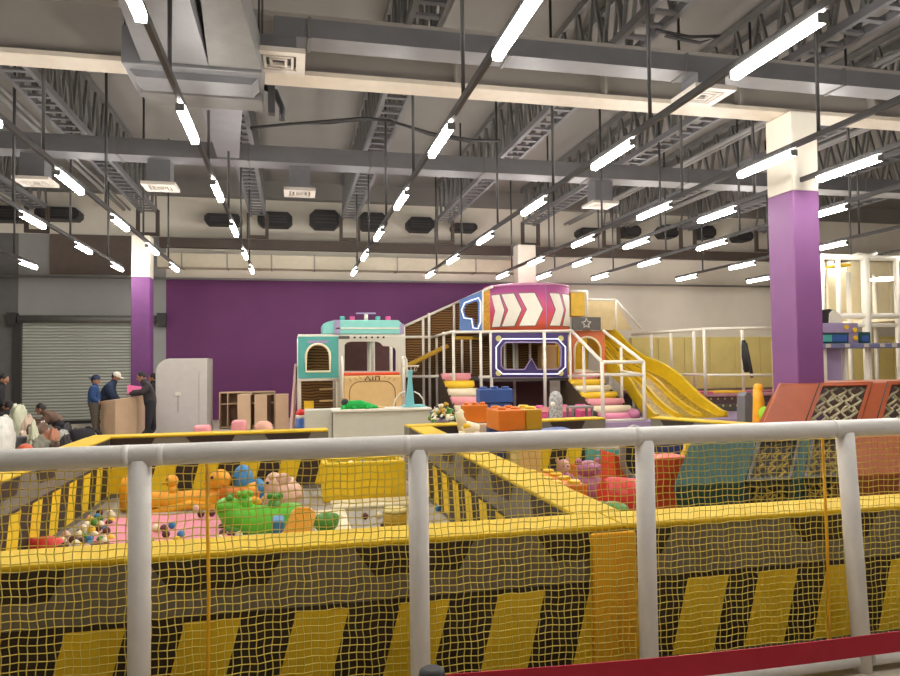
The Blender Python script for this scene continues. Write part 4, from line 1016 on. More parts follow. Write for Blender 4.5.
for px_, Y in ((514,20.6),(530,20.8),(517,21.1),(505,20.9)): x = DX(px_,354,Y); pipe([(x, Y, PZ), (x, Y, Z2-.05)], .045, 'post')
MB().bx(vx0-.05, vx1+.1, TY-.03, TY+2.6, Z2-.06, Z2+.0).build('upper_deck', dark_net, g)
MB().bx(vx0-.05, vx1+.1, TY+.06, TY+2.6, Z1-.12, Z1-.02).build('lower_deck', charcoal, g)
panel([(vx0, TY+2.2, Z1), (vx1+.6, TY+2.2, Z1), (vx1+.6, TY+2.2, Z2), (vx0, TY+2.2, Z2)], 'back_net', brown_net, g)
panel([(vx0, TY+1.7, .14), (vx1+.1, TY+1.7, .14), (vx1+.1, TY+1.7, Z1-.13), (vx0, TY+1.7, Z1-.13)], 'back_pad', maroon, g)
MB().bx(DX(541,360,20.9), DX(559,360,20.9), 20.9, 21.3, Z1, DZ(550,345,20.9)).build('inside_pad', tan_pad, g, bevel=.04)
# orange arch + star board
ax0, ax1 = DX(572.5, 354, TY+.6), DX(605, 354, TY+.6); AY = TY+.6
ar = arch(DX(587.5,354,AY), DX(601.5,354,AY)-DX(573.5,354,AY)-.05, DZ(588,372,AY), DZ(588,337,AY))
mm = MB(); framed(mm, ax0, ax1, DZ(588,377,AY), DZ(588,331,AY), ar, AY, AY+.06); ap = mm.build('arch_panel', mat('arch_orange', 'df7a4a', .5), g)
MB().tube([(u, AY-.01, v) for u, v in ar], .035, 8, closed=True).build('arch_rim', cream_pad, ap)
MB().bx(ax0, ax1, AY+1.3, AY+1.36, DZ(588,378,AY+1.3), DZ(588,334,AY+1.3)).build('inside_pad', yellow_soft, g)
MB().tube([V(574,372,AY+.8), V(590,372,AY+.8)], .09, 10).build('inside_roll', cream_pad, g)
SYb = TY+.3
sb = MB().bx(DX(572.5,323,SYb), DX(601,323,SYb), SYb, SYb+.08, DZ(587,330,SYb), DZ(587,317,SYb)).build('star_board', charcoal, g, bevel=.01)
sc_ = V(586.5, 323.5, SYb-.02); m = MB(); st = []
for i in range(10):
    a = PI/2+i*PI/5; r = .15 if i % 2 == 0 else .07; st.append((sc_.x+r*math.cos(a), sc_.z+r*math.sin(a)))
MB().tube([(u, SYb-.01, v) for u, v in st], .022, 6, closed=True).build('star_emblem', grille_white, sb)
# yellow upper box right of the drum and its pipes
UY = TY+.9
MB().bx(DX(571,305,UY), DX(585,305,UY), UY, UY+.5, DZ(578,316,UY), DZ(578,292,UY)).build('upper_pad', mat('gold_pad', 'e0b53a', .5, var=.1), g, bevel=.02)
for (a, b) in (((570,291.5),(587,291.5)), ((587,291.5),(587,317)), ((586,300),(616,300)), ((616,300),(641,328)), ((616,300),(616,330))): pipe([V(*a, UY), V(*b, UY)], .035, 'pipe')
panel([V(588,330,UY+.9), V(632,330,UY+.9), V(615,301,UY+.9), V(588,301,UY+.9)], 'side_net', mat('cream_net', 'c4b083', .8), g)
# --- the slide
t = thing('wave_slide', 'wide yellow wavy slide running down beside the roller stairs', 'slide', (10, 17.8, .13))
TP = Vector((DX(583,340,21.4), 21.4, 0)); TP2 = Vector((DX(601,330,21.4), 21.4, 0))
BP = Vector((DX(657,421,16.8), 16.8, 0)); BP2 = Vector((DX(727,421,16.8), 16.8, 0))
def sl(u, v):      # u along, v across
    a = TP.lerp(BP, u); b = TP2.lerp(BP2, u); p = a.lerp(b, v)
    z = 2.45+(.15-2.45)*min(1, u/.97)
    z += .09*math.sin(u*PI*4.2)*(1-u*.5); p.z = z; return p
def sweep(v0, v1, h0, h1, name, mt, lift=0, N=40):
    m = MB(); vs = []; prof = [(v0, h0), (v1, h0), (v1, h1), (v0, h1)]
    for i in range(N+1):
        for v, h in prof: p = sl(i/N, v); vs.append(p+Vector((0,0,(h if h < .25 else h*(1-.7*max(0, i/N-.7)/.3+.5*max(0, .3-i/N)/.3))+lift)))
    fs = [(i*4+k, i*4+(k+1) % 4, i*4+4+(k+1) % 4, i*4+4+k) for i in range(N) for k in range(4)]+[(3,2,1,0), (N*4, N*4+1, N*4+2, N*4+3)]
    m.add(vs, fs); return m.build(name, mt, t)
sweep(0, 1, -.12, 0, 'bed', slide_y)
sweep(-.015, .03, -.15, .34, 'side_wall', slide_y); sweep(.965, 1.02, -.2, .4, 'side_wall', slide_y)
sweep(.32, .36, 0, .1, 'lane_divider', slide_y); sweep(.64, .68, 0, .1, 'lane_divider', slide_y)
for a_ in (.05, .39, .71): sweep(a_+.03, a_+.2, 0, .006, 'lane_print', slide_y2)
sweep(0, 1, -1.5, -.12, 'support', olive_pad, N=30) if False else None
for u in (.05, .4, .7):
    for v in (.05, .95): p = sl(u, v); MB().tube([(p.x, p.y, .13), (p.x, p.y, p.z-.1)], .05, 8).build('leg', white_pipe, t)
# rose soft wedge at foot of the stairs
p = G(652, 423, .13); o = MB().ball((p.x-.0, 16.9, .36), (.15,.22,.15), 0, 14, 10).build('soft_roll', mauve); o.location.z = .131; tag(o, 'dull pink soft roll between roller stairs and slide', 'cushion')
# --- railing enclosure with trampoline
g = thing('railing', 'white pipe railing around the trampolines in front of the yellow wall pads', 'railing', (12, 19, .13))
RY = 18.8
for px_, pt, pb, Y in ((651,334,372,21.5),(670.6,333,380,21),(693.6,331,388,20.2),(704,329,401,RY),(742,329,396,19.4)):
    a = V(px_, pt, Y); pipe([(a.x, Y, DZ(px_, pb, Y) if pb < 395 else .66), (a.x, Y, a.z)], .05, 'post')
pipe([V(632,334.5,22), V(704,329,RY)], .045, 'rail'); pipe([V(704,329,RY), V(790,327.5,RY)], .045, 'rail'); pipe([V(680,374.5,RY+1.4), V(704,374.5,RY)], .04, 'rail'); pipe([V(704,375,RY), V(790,375,RY)], .04, 'rail')
for x in (15.2, 17.2): pipe([(x, RY, .66), (x, RY, V(742,328.5,RY).z)], .05, 'post')
tp = thing('trampoline_platform', 'low trampoline platform with dark studded sides right of the slide', 'trampoline', (13, 18.8, .13))
tx0 = DX(684, 405, RY-.1); tx1 = 17.4
MB().bx(tx0, tx1, RY-.1, WY-.3, .132, .34).build('lower_step', charcoal, tp, bevel=.02)
MB().bx(tx0+.0, tx1, RY+.15, WY-.3, .34, .56).build('side_skirt', mat('plum_pad', '6d5560', .6), tp, bevel=.02)
MB().bx(tx0-.1, tx1, RY+.05, WY-.3, .56, .66).build('edge_pad', mat('mauve_pad', 'c08a90', .6, var=.15, scale=3), tp, bevel=.03)
for zz in (.3, .5):
    x = tx0+.1
    while x < 13.6: MB().lathe([(.03,0),(.03,.02)], (x, RY-.1 if zz < .34 else RY+.15, zz), 8, R=Matrix.Rotation(PI/2, 3, 'X')).build('stud', cream_yellow, tp); x += .24
MB().bx(tx0+.6, tx1-.5, RY+1.2, WY-1.2, .66, .68).build('jump_bed', black_m, tp)
x = tx0+.5; i = 0
for i in range(5):
    wx_ = tx0+.3+i*1.1; o = MB().bx(wx_, wx_+.9, RY+.2, RY+.9, .662, .72).build('folded_mat', [rose_pad, yellow_soft, mauve, orange_pad, lilac][i], bevel=.02)
    tag(o, ['rose','yellow','mauve','orange','lilac'][i]+' mat lying on the trampoline edge behind the railing', 'mat', None)
# wall pads
g = thing('wall_padding', 'pale yellow padding along the back wall behind the trampolines', 'pad', (16, 22.8, .7))
x = DX(632, 350, 22.7)
while x < 26:
    MB().bx(x, x+1.02, 22.7, 22.88, .14, DZ(700, 337, 22.7)).build('pad_panel', cream_yellow, g, bevel=.02); x += 1.04
# jacket on the post
jy = 19.28; jx = DX(745, 350, jy)
t = thing('hanging_jacket', 'black jacket hanging on a white railing post', 'jacket', (jx, jy, DZ(746,378,jy)))
m = MB(); P = [D(743.5,340,jy), D(744.5,346,jy), D(745.5,357,jy), D(747.5,372,jy)]; m.tube(P, [.05,.1,.12,.1], 10); m.build('body', black_m, t)
MB().tube([D(746,343,jy-.08), D(748,356,jy-.1), D(751.5,374,jy-.1), D(752,377.5,jy-.1)], [.04,.06,.055,.045], 8).build('sleeve', black_m, t)
MB().tube([D(743,343,jy+.1), D(743.5,356,jy+.1), D(744,370,jy+.1)], [.04,.06,.05], 8).build('sleeve', black_m, t)
# toys before the trampoline
Yt = 14.5
m = MB(); pts = [(DX(744,415,Yt), .013), (DX(753.5,415,Yt), .013), (DX(753.5,398,Yt), DZ(753,398,Yt)), (DX(751,393,Yt), DZ(751,393,Yt)), (DX(747,392,Yt), DZ(747,392,Yt)), (DX(744.5,396,Yt), DZ(744,396,Yt))]
tag(m.prism(pts, 'y', Yt, Yt+.3).build('toy_fin', galv, bevel=.02), 'grey upright foam fin beside the orange toy, left of the rust barrel', 'toy')
Yt = 14.0; p = D(759, 415, Yt)
t = thing('ride_on_toy', 'orange yellow upright toy with lime green front beside the grey fin', 'toy', (p.x, Yt, .013))
MB().tube([(p.x, Yt, .013), (p.x, Yt, DZ(759,400,Yt)), (p.x-.03, Yt, DZ(759,389,Yt))], [.16,.12,.09], 12).build('body', orange_yellow, t)
MB().ball((p.x, Yt, DZ(759,388,Yt)), .11, 0, 12, 8).build('head', orange_yellow, t)
MB().ball((p.x+.03, Yt-.16, DZ(760,413,Yt)), (.15,.1,.16), 0, 12, 8).build('front_shell', lime, t)
# --- right play structure
QY = 14.2
g = thing('play_deck', 'upper play deck of white pipes and cream pads right of the big column', 'play frame', (13, QY, 0))
qx = lambda px_, Y=QY: DX(px_, 300, Y)
zt0, zb0 = DZ(870, 258, QY), DZ(870, 316, QY)
xs0 = qx(823)
for px_, r in ((823,.05),(839,.06),(866,.1),(897,.06)): x = qx(px_); pipe([(x, QY, 0), (x, QY, zt0)], r, 'post')
for px_, Y in ((849,16),(875,16.4),(900,16.4)): x = qx(px_, Y); pipe([(x, Y, 0), (x, Y, zt0-.1)], .06, 'post')
x1 = qx(960)
pipe([(xs0, QY, zt0), (x1, QY, zt0)], .07, 'rail'); pipe([(xs0, QY, zb0), (x1, QY, zb0)], .07, 'rail'); pipe([(xs0, QY, zb0-.22), (x1, QY, zb0-.22)], .05, 'rail')
pipe([(qx(845), QY, 1.0), (x1, QY, 1.0)], .05, 'rail')
pipe([V(850,258,QY), V(858,254,QY), V(868,256,QY), V(876,253,QY)], .05, 'rail')
xs1 = qx(827, QY+2.65)
MB().bx(xs1, x1, QY+.05, QY+2.6, zb0-.08, zb0).build('deck', cream_pad, g)
x = xs1
while x < x1+2.4: MB().bx(x, x+.68, QY+2.6, QY+2.7, zb0, zt0+.35).build('pad_panel', cream_pad, g, bevel=.03); x += .7
x = qx(845)
while x < x1+2.4: MB().bx(x, x+.78, QY+2.6, QY+2.7, .05, zb0-.5).build('pad_panel', cream_yellow, g, bevel=.03); x += .8
MB().bx(qx(850), qx(862), QY+.3, QY+.8, zt0-.16, zt0-.1).build('top_pad', yellow_soft, g)
lp = MB().ball((qx(884, 15.4), 15.4, zt0-.35), (.34,.34,.05), 0, 16, 8); lm = mat('round_lamp', 'fff3d8', .4, var=0, emit=12); lp.build('ceiling_lamp', lm, g)
# lilac control desk
ZY = 12.6
t = thing('play_console', 'lilac play console with teal panels and striped counter right of the big column', 'play console', (DX(840,350,ZY), ZY, 0))
c0 = DX(822, 335, ZY)
MB().bx(c0, DX(851,335,ZY), ZY, ZY+.5, DZ(835,333,ZY), DZ(835,323,ZY)).build('head_panel', lilac, t, bevel=.02)
MB().bx(c0, DX(849,335,ZY), ZY+.02, ZY+.45, DZ(835,343,ZY), DZ(835,333.5,ZY)).build('screen_panel', teal_dark, t)
MB().bx(DX(823.5,335,ZY), DX(832,335,ZY), ZY-.0, ZY+.02, DZ(835,341.5,ZY), DZ(835,335,ZY)).build('screen', teal, t)
MB().bx(DX(832.5,335,ZY), DX(847,335,ZY), ZY-.0, ZY+.02, DZ(835,341.5,ZY), DZ(835,335,ZY)).build('screen', blue_pad, t)
MB().bx(DX(850.5,335,ZY), DX(860,335,ZY), ZY+.05, ZY+.4, DZ(855,345,ZY), DZ(855,323,ZY)).build('pillar', lilac, t)
MB().bx(DX(860.5,335,ZY), DX(871,335,ZY), ZY+.02, ZY+.4, DZ(865,343,ZY), DZ(865,332,ZY)).build('screen_panel', teal_dark, t)
MB().bx(DX(862,335,ZY), DX(869,335,ZY), ZY, ZY+.02, DZ(865,341.5,ZY), DZ(865,335.5,ZY)).build('screen', blue_pad, t)
for px_, py_ in ((846,327),(854.5,330),(855,338)): MB().lathe([(.05,0),(.05,.025)], (DX(px_,py_,ZY), ZY+.0, DZ(px_,py_,ZY)), 14, R=Matrix.Rotation(PI/2, 3, 'X')).build('button', yellow_soft, t)
cz0, cz1 = DZ(835,348.5,ZY), DZ(835,343.5,ZY)
MB().bx(DX(773,347,ZY+.5), DX(897,347,ZY), ZY-.1, ZY+.55, cz0, cz1).build('counter_slab', lilac_dark, t, bevel=.02)
for px_ in (791, 826, 845, 864, 880, 892): MB().bx(DX(px_,346,ZY-.1), DX(px_+4.5,346,ZY-.1), ZY-.115, ZY-.1, cz0+.02, cz1-.01).build('counter_stripe', grille_white, t)
MB().bx(c0, DX(845,365,ZY), ZY+.1, ZY+.5, 0, cz0).build('base_panel', lilac, t)
MB().bx(DX(823.5,365,ZY), DX(827,365,ZY), ZY+.0, ZY+.1, 0, cz0).build('leg', white_pipe, t)
for px_ in (849, 873): MB().bx(DX(px_,365,ZY), DX(px_+2.5,365,ZY), ZY+.1, ZY+.2, 0, cz0).build('leg', white_pipe, t)
m = MB(); dc_ = V(830, 323, ZY+.2); R2 = .29
pts = [(dc_.x-.02, dc_.z)]+[(dc_.x-.1+R2*1.0*math.cos(a*PI/20), dc_.z+R2*.9*math.sin(a*PI/20)) for a in range(0, 13)]
MB().prism([(dc_.x-.3+.62*u, dc_.z+v) for u, v in [(0,0),(.88,0),(.86,.1),(.78,.2),(.62,.27),(.4,.3),(.15,.28),(0,.22)]], 'y', ZY+.15, ZY+.4).build('dome_back', black_m, t)
MB().prism([(dc_.x-.08+.38*u, dc_.z+v) for u, v in [(0,0),(.85,0),(.8,.1),(.68,.19),(.5,.25),(.25,.27),(.05,.2)]], 'y', ZY+.12, ZY+.15).build('dome_front', white_pipe, t)
for px_ in (858, 877): o = MB().tube([V(px_-2,384,13.3), V(px_,352,13.4)], .06, 8); pipe([(V(px_,384,13.4).x-.05, 13.4, 0), (V(px_,352,13.4).x, 13.4, cz0)], .05, 'leg', t) if False else None
# --- counter with things on it
CY = 12.5
cx0, cx1, cx2 = DX(305,420,CY), DX(333,420,CY), DX(430,420,CY); cz = DZ(380, 409, CY)
t = thing('service_counter', 'long off white counter standing between the two ball pits and the truck', 'counter', ((cx0+cx2)/2, CY, 0))
MB().bx(cx1, cx2, CY, CY+.6, 0, cz-.04).build('front_body', counter_m, t, bevel=.01)
MB().bx(cx0, cx1-.01, CY+.1, CY+.6, 0, cz-.0).build('side_unit', counter_m, t, bevel=.01)
MB().bx(cx1-.02, cx2+.03, CY-.04, CY+.64, cz-.04, cz).build('worktop', white_pipe, t, bevel=.008)
# green plush on the counter
t = thing('plush_toy', 'green plush dinosaur like toy lying on the off white counter', 'toy', (DX(360,405,CY+.3), CY+.3, cz)); cyY = CY+.25
m = MB(); P = [D(342,408,cyY), D(350,405.5,cyY), D(360,404.5,cyY), D(370,406,cyY), D(378,407,cyY)]; m.tube(P, [.05,.09,.085,.05,.02], 12); m.build('body', mat('plush_green', '1fae4a', .8), t)
MB().ball(D(345,402.5,cyY), (.07,.07,.07), 0, 12, 8).build('head', black_m, t)
MB().tube([D(378,407,cyY), D(385,408,cyY)], [.02,.015], 8).build('tail_tip', tan_pad, t)
for px_, py_ in ((341,411),(352,408.5),(366,408.3)): p = D(px_,py_,cyY-.12); MB().tube([D(px_+5,405.5,cyY), p], [.05,.03], 8).build('foot', MATS['plush_green'], t)
for px_, py_ in ((355,401.5),(363,402)): MB().tube([D(px_-2,404,cyY), D(px_,py_,cyY)], [.04,.012], 8).build('spike', MATS['plush_green'], t)
# teal toy hoop stand
hY = CY+.35
t = thing('toy_hoop_stand', 'light teal toy basketball stand on the right end of the counter', 'toy', (DX(410,405,hY), hY, cz))
hb = mat('hoop_teal', '7cc4c8', .4)
bx_, bz_ = DX(410,407,hY), cz
MB().prism([(DX(402,407,hY), cz), (DX(424,407,hY), cz), (DX(423,405,hY), cz+.04), (DX(404,405,hY), cz+.04)], 'y', hY-.15, hY+.15).build('base', hb, t, bevel=.01)
MB().prism([(DX(405.5,405,hY), cz+.04), (DX(414,405,hY), cz+.04), (DX(411.5,378,hY), DZ(411,378,hY)), (DX(412.5,370,hY), DZ(411,370,hY)), (DX(408,370,hY), DZ(411,370,hY)), (DX(408.5,378,hY), DZ(411,378,hY))], 'y', hY-.06, hY+.06).build('post', hb, t, bevel=.01)
rc_ = V(411, 366, hY-.15); MB().tube([(rc_.x+.14*math.cos(a*PI/10), rc_.y+.14*math.sin(a*PI/10), rc_.z) for a in range(20)], .012, 6, closed=True).build('hoop_rim', white_pipe, t)
m = MB()
for a in range(10): m.tube([(rc_.x+.14*math.cos(a*PI/5), rc_.y+.14*math.sin(a*PI/5), rc_.z), (rc_.x+.09*math.cos(a*PI/5+.3), rc_.y+.09*math.sin(a*PI/5+.3), rc_.z-.1)], .004, 4)
m.build('hoop_net', white_pipe, t)
MB().tube([V(402,368,hY+.1), V(402.5,359,hY+.1), V(405,356.5,hY+.1), V(406.5,360,hY+.1), V(407,377,hY+.1)], .02, 6).build('handle', white_pipe, t)
for s, ps in ((0, [(393.5,406.5),(395.5,399),(400,393.5),(405,391)]), (1, [(414,391.5),(419,394),(423,399),(424.5,406)])): MB().tube([V(a,b,hY-.05) for a, b in ps], .014, 6).build('side_arc', white_pipe, t)
# little figure left of the counter
fy = 13.2; p = D(300.5, 424, fy)
t = thing('toy_figure', 'small red, white and blue toy on the floor left of the counter', 'toy', (p.x, fy, .0))
MB().tube([(p.x, fy, 0), (p.x, fy, DZ(300,418,fy))], [.08,.09], 12).build('body', blue_pad, t); MB().tube([(p.x, fy, DZ(300,418,fy)), (p.x, fy, DZ(300,415,fy))], .09, 12).build('band', white_pipe, t); MB().ball((p.x, fy, DZ(300,413.5,fy)), .085, 0, 12, 8).build('head', red_plastic, t)
# heap of small balls in a bag behind the dividing wall
hp = ['white','black','green','cream','olive']; hm = [white_pipe, black_m, green_dark, cream_pad, olive_pad]
by_ = 12.0; rr = random.Random(5); px0 = D(443, 412, by_)
tray = thing('ball_bin', 'clear bin full of small mixed balls right of the counter', 'bin', (px0.x, by_, 0))
MB().bx(px0.x-.24, px0.x+.24, by_-.2, by_+.2, 0, px0.z-.18).build('bin_body', counter_m, tray, bevel=.02)
base = {}
for i in range(170):
    u, v = rr.uniform(-.22,.22), rr.uniform(-.2,.2); hgt = .3*(1-(u/.24)**2)*(1-(v/.22)**2)
    k = i % 5
    if k not in base: o = MB().ball((0,0,0), .035, 0, 10, 7).build('toy_ball', hm[k], loc=(0,0,0)); base[k] = o
    else: o = base[k].copy(); COL.objects.link(o)
    o.location = (px0.x+u, by_+v, px0.z-.14+hgt*rr.uniform(.5,1)); tag(o, 'small %s ball in the heap right of the counter' % hp[k], 'ball', '%s balls of the heap right of the counter' % hp[k])
o = MB().ball((0,0,0), 1, 0, 10, 8).build('x', yellow_soft) if False else None
# speckled capsule and pink seats behind the far pit wall
qy = 13.2; p = D(556, 418, qy)
spm = mat('speckled_glass', 'a9a7a4', .2, var=.5, scale=22); 
t = thing('display_capsule', 'grey speckled bullet shaped capsule standing among pink seats', 'toy', (p.x, qy, 0))
zt_ = DZ(556, 391, qy); MB().lathe([(.12,p.z-.02),(.135,p.z+.05),(.135,zt_-.16),(.11,zt_-.07),(.06,zt_-.015),(.01,zt_)], (p.x,qy,0), 20).build('dome', spm, t)
MB().lathe([(.15,0),(.15,p.z-.02)], (p.x,qy,0), 20).build('plinth', counter_m, t)
sd = p.x-DX(551,400,qy); MB().ball((p.x-.1,qy-.1,DZ(552,404,qy)), .05, 0, 10, 8).build('knob', white_pipe, t)
for i, (pl, pr, lab) in enumerate(((541,548.5,'left of the speckled capsule'),(563,573,'right of the speckled capsule'),(581,592,'beside the foot of the roller stairs'))):
    sy = 14.2; x0, x1 = DX(pl,412,sy), DX(pr,412,sy); z1 = DZ(566, 405.5, sy)
    s_ = thing('pink_seat', 'rose pink foam seat '+lab, 'seat', ((x0+x1)/2, sy, 0), 'rose pink seats behind the far pit wall')
    MB().bx(x0, x1, sy, sy+.35, 0, z1-.1).build('seat', rose_pad, s_, bevel=.03); MB().bx(x0, x1, sy+.27, sy+.37, z1-.1, z1).build('backrest', rose_pad, s_, bevel=.03)
    MB().bx(x0-.02, x1+.02, sy-.03, sy, z1-.13, z1-.02).build('front_trim', pink_pad, s_)
tb = thing('low_table', 'low grey table with pink edge beside the speckled capsule', 'table', (DX(577,410,14.0), 13.7, 0))
x0, x1 = DX(572,408,13.6), DX(594,408,13.6); z1 = DZ(580,406.5,13.6)
MB().bx(x0, x1, 13.6, 13.95, z1-.04, z1).build('table_top', galv_light, tb)
for x in (x0+.03, x1-.03):
    for y in (13.63, 13.92): MB().bx(x-.02, x+.02, y-.02, y+.02, 0, z1-.04).build('leg', galv, tb)
# ================================================================== cabinets, boards and cushions on the left
KY_ = 18.5
x0, x1, x2 = DX(155.5,400,KY_), DX(207,400,KY_), DX(213.5,400,KY_+.5)
zt_ = DZ(180,358.5,KY_)
t = thing('white_cabinet', 'tall off white cabinet with one rounded top corner against the purple wall', 'cabinet', ((x0+x1)/2, KY_+.3, 0))
k = .34; pr = [(x0,.02),(x1,.02),(x1,zt_)]+[(x0+k-k*math.sin(a*PI/16), zt_-k+k*math.cos(a*PI/16)) for a in range(9)]
MB().prism(pr, 'y', KY_, KY_+.5).build('body', cabinet_w, t, bevel=.01)
MB().bx(x1, x2-.02, KY_+.03, KY_+.5, .02, zt_-.01).build('side_panel', cabinet_side, t)
xd = DX(199,390,KY_); m = MB(); m.bx(xd-.006, xd+.006, KY_-.006, KY_, .1, DZ(199,372,KY_)); d_ = m.build('door_gap', cabinet_side, t)
p = D(178,394.5,KY_); MB().bx(p.x-.07, p.x+.07, KY_-.05, KY_, p.z-.03, p.z+.05).build('handle', white_pipe, t, bevel=.01)
MB().bx(p.x-.012, p.x+.012, KY_-.01, KY_, p.z-.45, p.z-.04).build('lock_strip', cabinet_side, t)
# open shelf unit with three wooden boxes before it
SY_ = 19.6
x0, x1, zt_ = DX(219,400,SY_), DX(275,400,SY_), DZ(240,392,SY_)
t = thing('shelf_unit', 'low open plywood shelf unit against the purple wall', 'shelf', ((x0+x1)/2, SY_+.2, 0)); th = .03
MB().bx(x0, x1, SY_, SY_+.4, zt_-th, zt_).build('top', wood, t)
MB().bx(x0, x1, SY_+.37, SY_+.4, 0, zt_-th).build('back_panel', wood_shaded, t)
MB().bx(x0+th, x1-th, SY_, SY_+.37, .02, .05).build('bottom', wood, t)
for x in (x0, DX(227,400,SY_), DX(250,400,SY_), x1-th): MB().bx(x, x+th, SY_, SY_+.37, 0, zt_-th).build('upright', wood, t)
zs_ = DZ(230,404,SY_); MB().bx(x0+th, x1-th, SY_+.01, SY_+.37, zs_-.015, zs_+.015).build('shelf_board', wood, t)
for (pl, pr_, pr2, lab) in ((237.5,250.5,255,'plywood box standing turned before the shelf, left of three'), (254.5,267,274.5,'plywood box standing turned before the shelf, middle of three'), (275.5,288.5,288.8,'plywood box at the right end of the row before the leaning board')):
    Yb_ = 18.7; a, b = DX(pl,410,Yb_), DX(pr_,410,Yb_); zt2 = DZ((pl+pr_)/2, 394.5, Yb_); c_ = DX(pr2,405,Yb_+.55)
    t = thing('plywood_box', lab, 'box', ((a+b)/2, Yb_+.3, 0), 'plywood boxes before the shelf')
    MB().bx(a, b, Yb_, Yb_+.03, 0, zt2).build('front_panel', wood, t)
    MB().prism([(a,Yb_+.03),(b,Yb_+.03),(c_,Yb_+.55),(a+(c_-b),Yb_+.55)], 'z', zt2-.03, zt2).build('top', wood, t)
    MB().prism([(a,Yb_+.03),(a+.03,Yb_+.03),(a+.03+(c_-b),Yb_+.55),(a+(c_-b),Yb_+.55)], 'z', 0, zt2-.03).build('side_panel', wood, t)
    MB().prism([(b-.12,Yb_+.05),(b-.09,Yb_+.05),(c_-.09,Yb_+.55),(c_-.12,Yb_+.55)], 'z', 0, zt2-.03).build('inner_panel', wood_shaded, t)
# floor mats
a, b = G(152,432,.02), G(205,424,.02)
flat('play_mat', 'mauve grey floor mat before the white cabinet', a.x, DX(200,430,16.9), 16.7, 18.3, .002, .05, MATS['mauve_mat'])
m = MB(); p = D(180, 428.5, 17.6); m.bx(p.x-.4, p.x+.4, 17.5, 17.7, .052, .075)
for i in range(9): m.bx(p.x-.38+i*.09, p.x-.33+i*.09, 17.49, 17.5, .055, .07, 1)
tag(m.build('floor_strip', [charcoal, black_m]), 'dark slotted strip lying on the mauve mat before the cabinet', 'strip')
flat('play_mat', 'lilac floor mat between the plywood boxes and the playhouse', DX(284,412,19), DX(297,412,19), 15.2, 19.9, .002, .03, lilac)
for i, (pl, pr_, pt, lab, rd, mt) in enumerate(((193,209.5,426,'low pink foam cushion left of the other pink seats behind the pit', 0, pink_pad), (231,245.5,421,'square pink foam seat behind the far wall of the pit', 0, pink_pad), (254,272.5,422,'round salmon foam seat behind the far wall of the pit', 1, mat('salmon_pad', 'e0ab92', .5)))):
    Yc = 14.2; x0, x1, z1 = DX(pl,425,Yc), DX(pr_,425,Yc), DZ((pl+pr_)/2, pt, Yc); c_ = (x0+x1)/2; w_ = (x1-x0)/2
    if rd: o = MB().lathe([(w_*.98,0),(w_,.05),(w_,z1-.12),(w_*.85,z1-.04),(w_*.5,z1)], (c_, Yc+w_, 0), 24).build('foam_pouf', mt)
    else: o = MB().bx(x0, x1, Yc, Yc+.36, 0, z1).build('foam_pouf', mt, bevel=.05, seg=3)
    tag(o, lab, 'seat', 'pink foam seats behind the pit')
# wooden counter panel the workers stand at
PY = 17.9
P = [(DX(100.5,415,PY+.5), PY+.5), (DX(115,415,PY), PY), (DX(137,415,PY), PY), (DX(145,415,PY+.35), PY+.35), (DX(140,415,PY+.8), PY+.8), (DX(104,415,PY+.9), PY+.9)]
zl, zr = DZ(100,402,PY+.3), DZ(140,396,PY)
m = MB(); n = len(P); xs_ = [q[0] for q in P]
top = [(x, y, zl+(zr-zl)*(x-min(xs_))/(max(xs_)-min(xs_))) for x, y in P]
m.add([(x, y, 0) for x, y in P]+top, [tuple(range(n))[::-1], tuple(range(n, 2*n))]+[(i, (i+1) % n, (i+1) % n+n, i+n) for i in range(n)])
o = m.build('wooden_counter', wood, bevel=.01); tag(o, 'faceted plywood counter module that the workers stand around', 'counter')
zp_ = zl+(zr-zl)*.8
m = MB(); a, b, c_, d_ = D(127,395.5,PY+.35), D(143,395,PY+.3), D(143.5,388,PY+.5), D(128,386,PY+.6)
a.z = max(a.z, zp_-.03); n_ = Vector((0,-.03,.03))
m.add([a, b, c_, d_]+[q+n_ for q in (a, b, c_, d_)], [(0,1,2,3),(7,6,5,4),(0,4,5,1),(1,5,6,2),(2,6,7,3),(3,7,4,0)])
tag(m.build('foam_sheet', rose_pad), 'pink foam sheet standing on the plywood counter in front of the purple column', 'sheet')
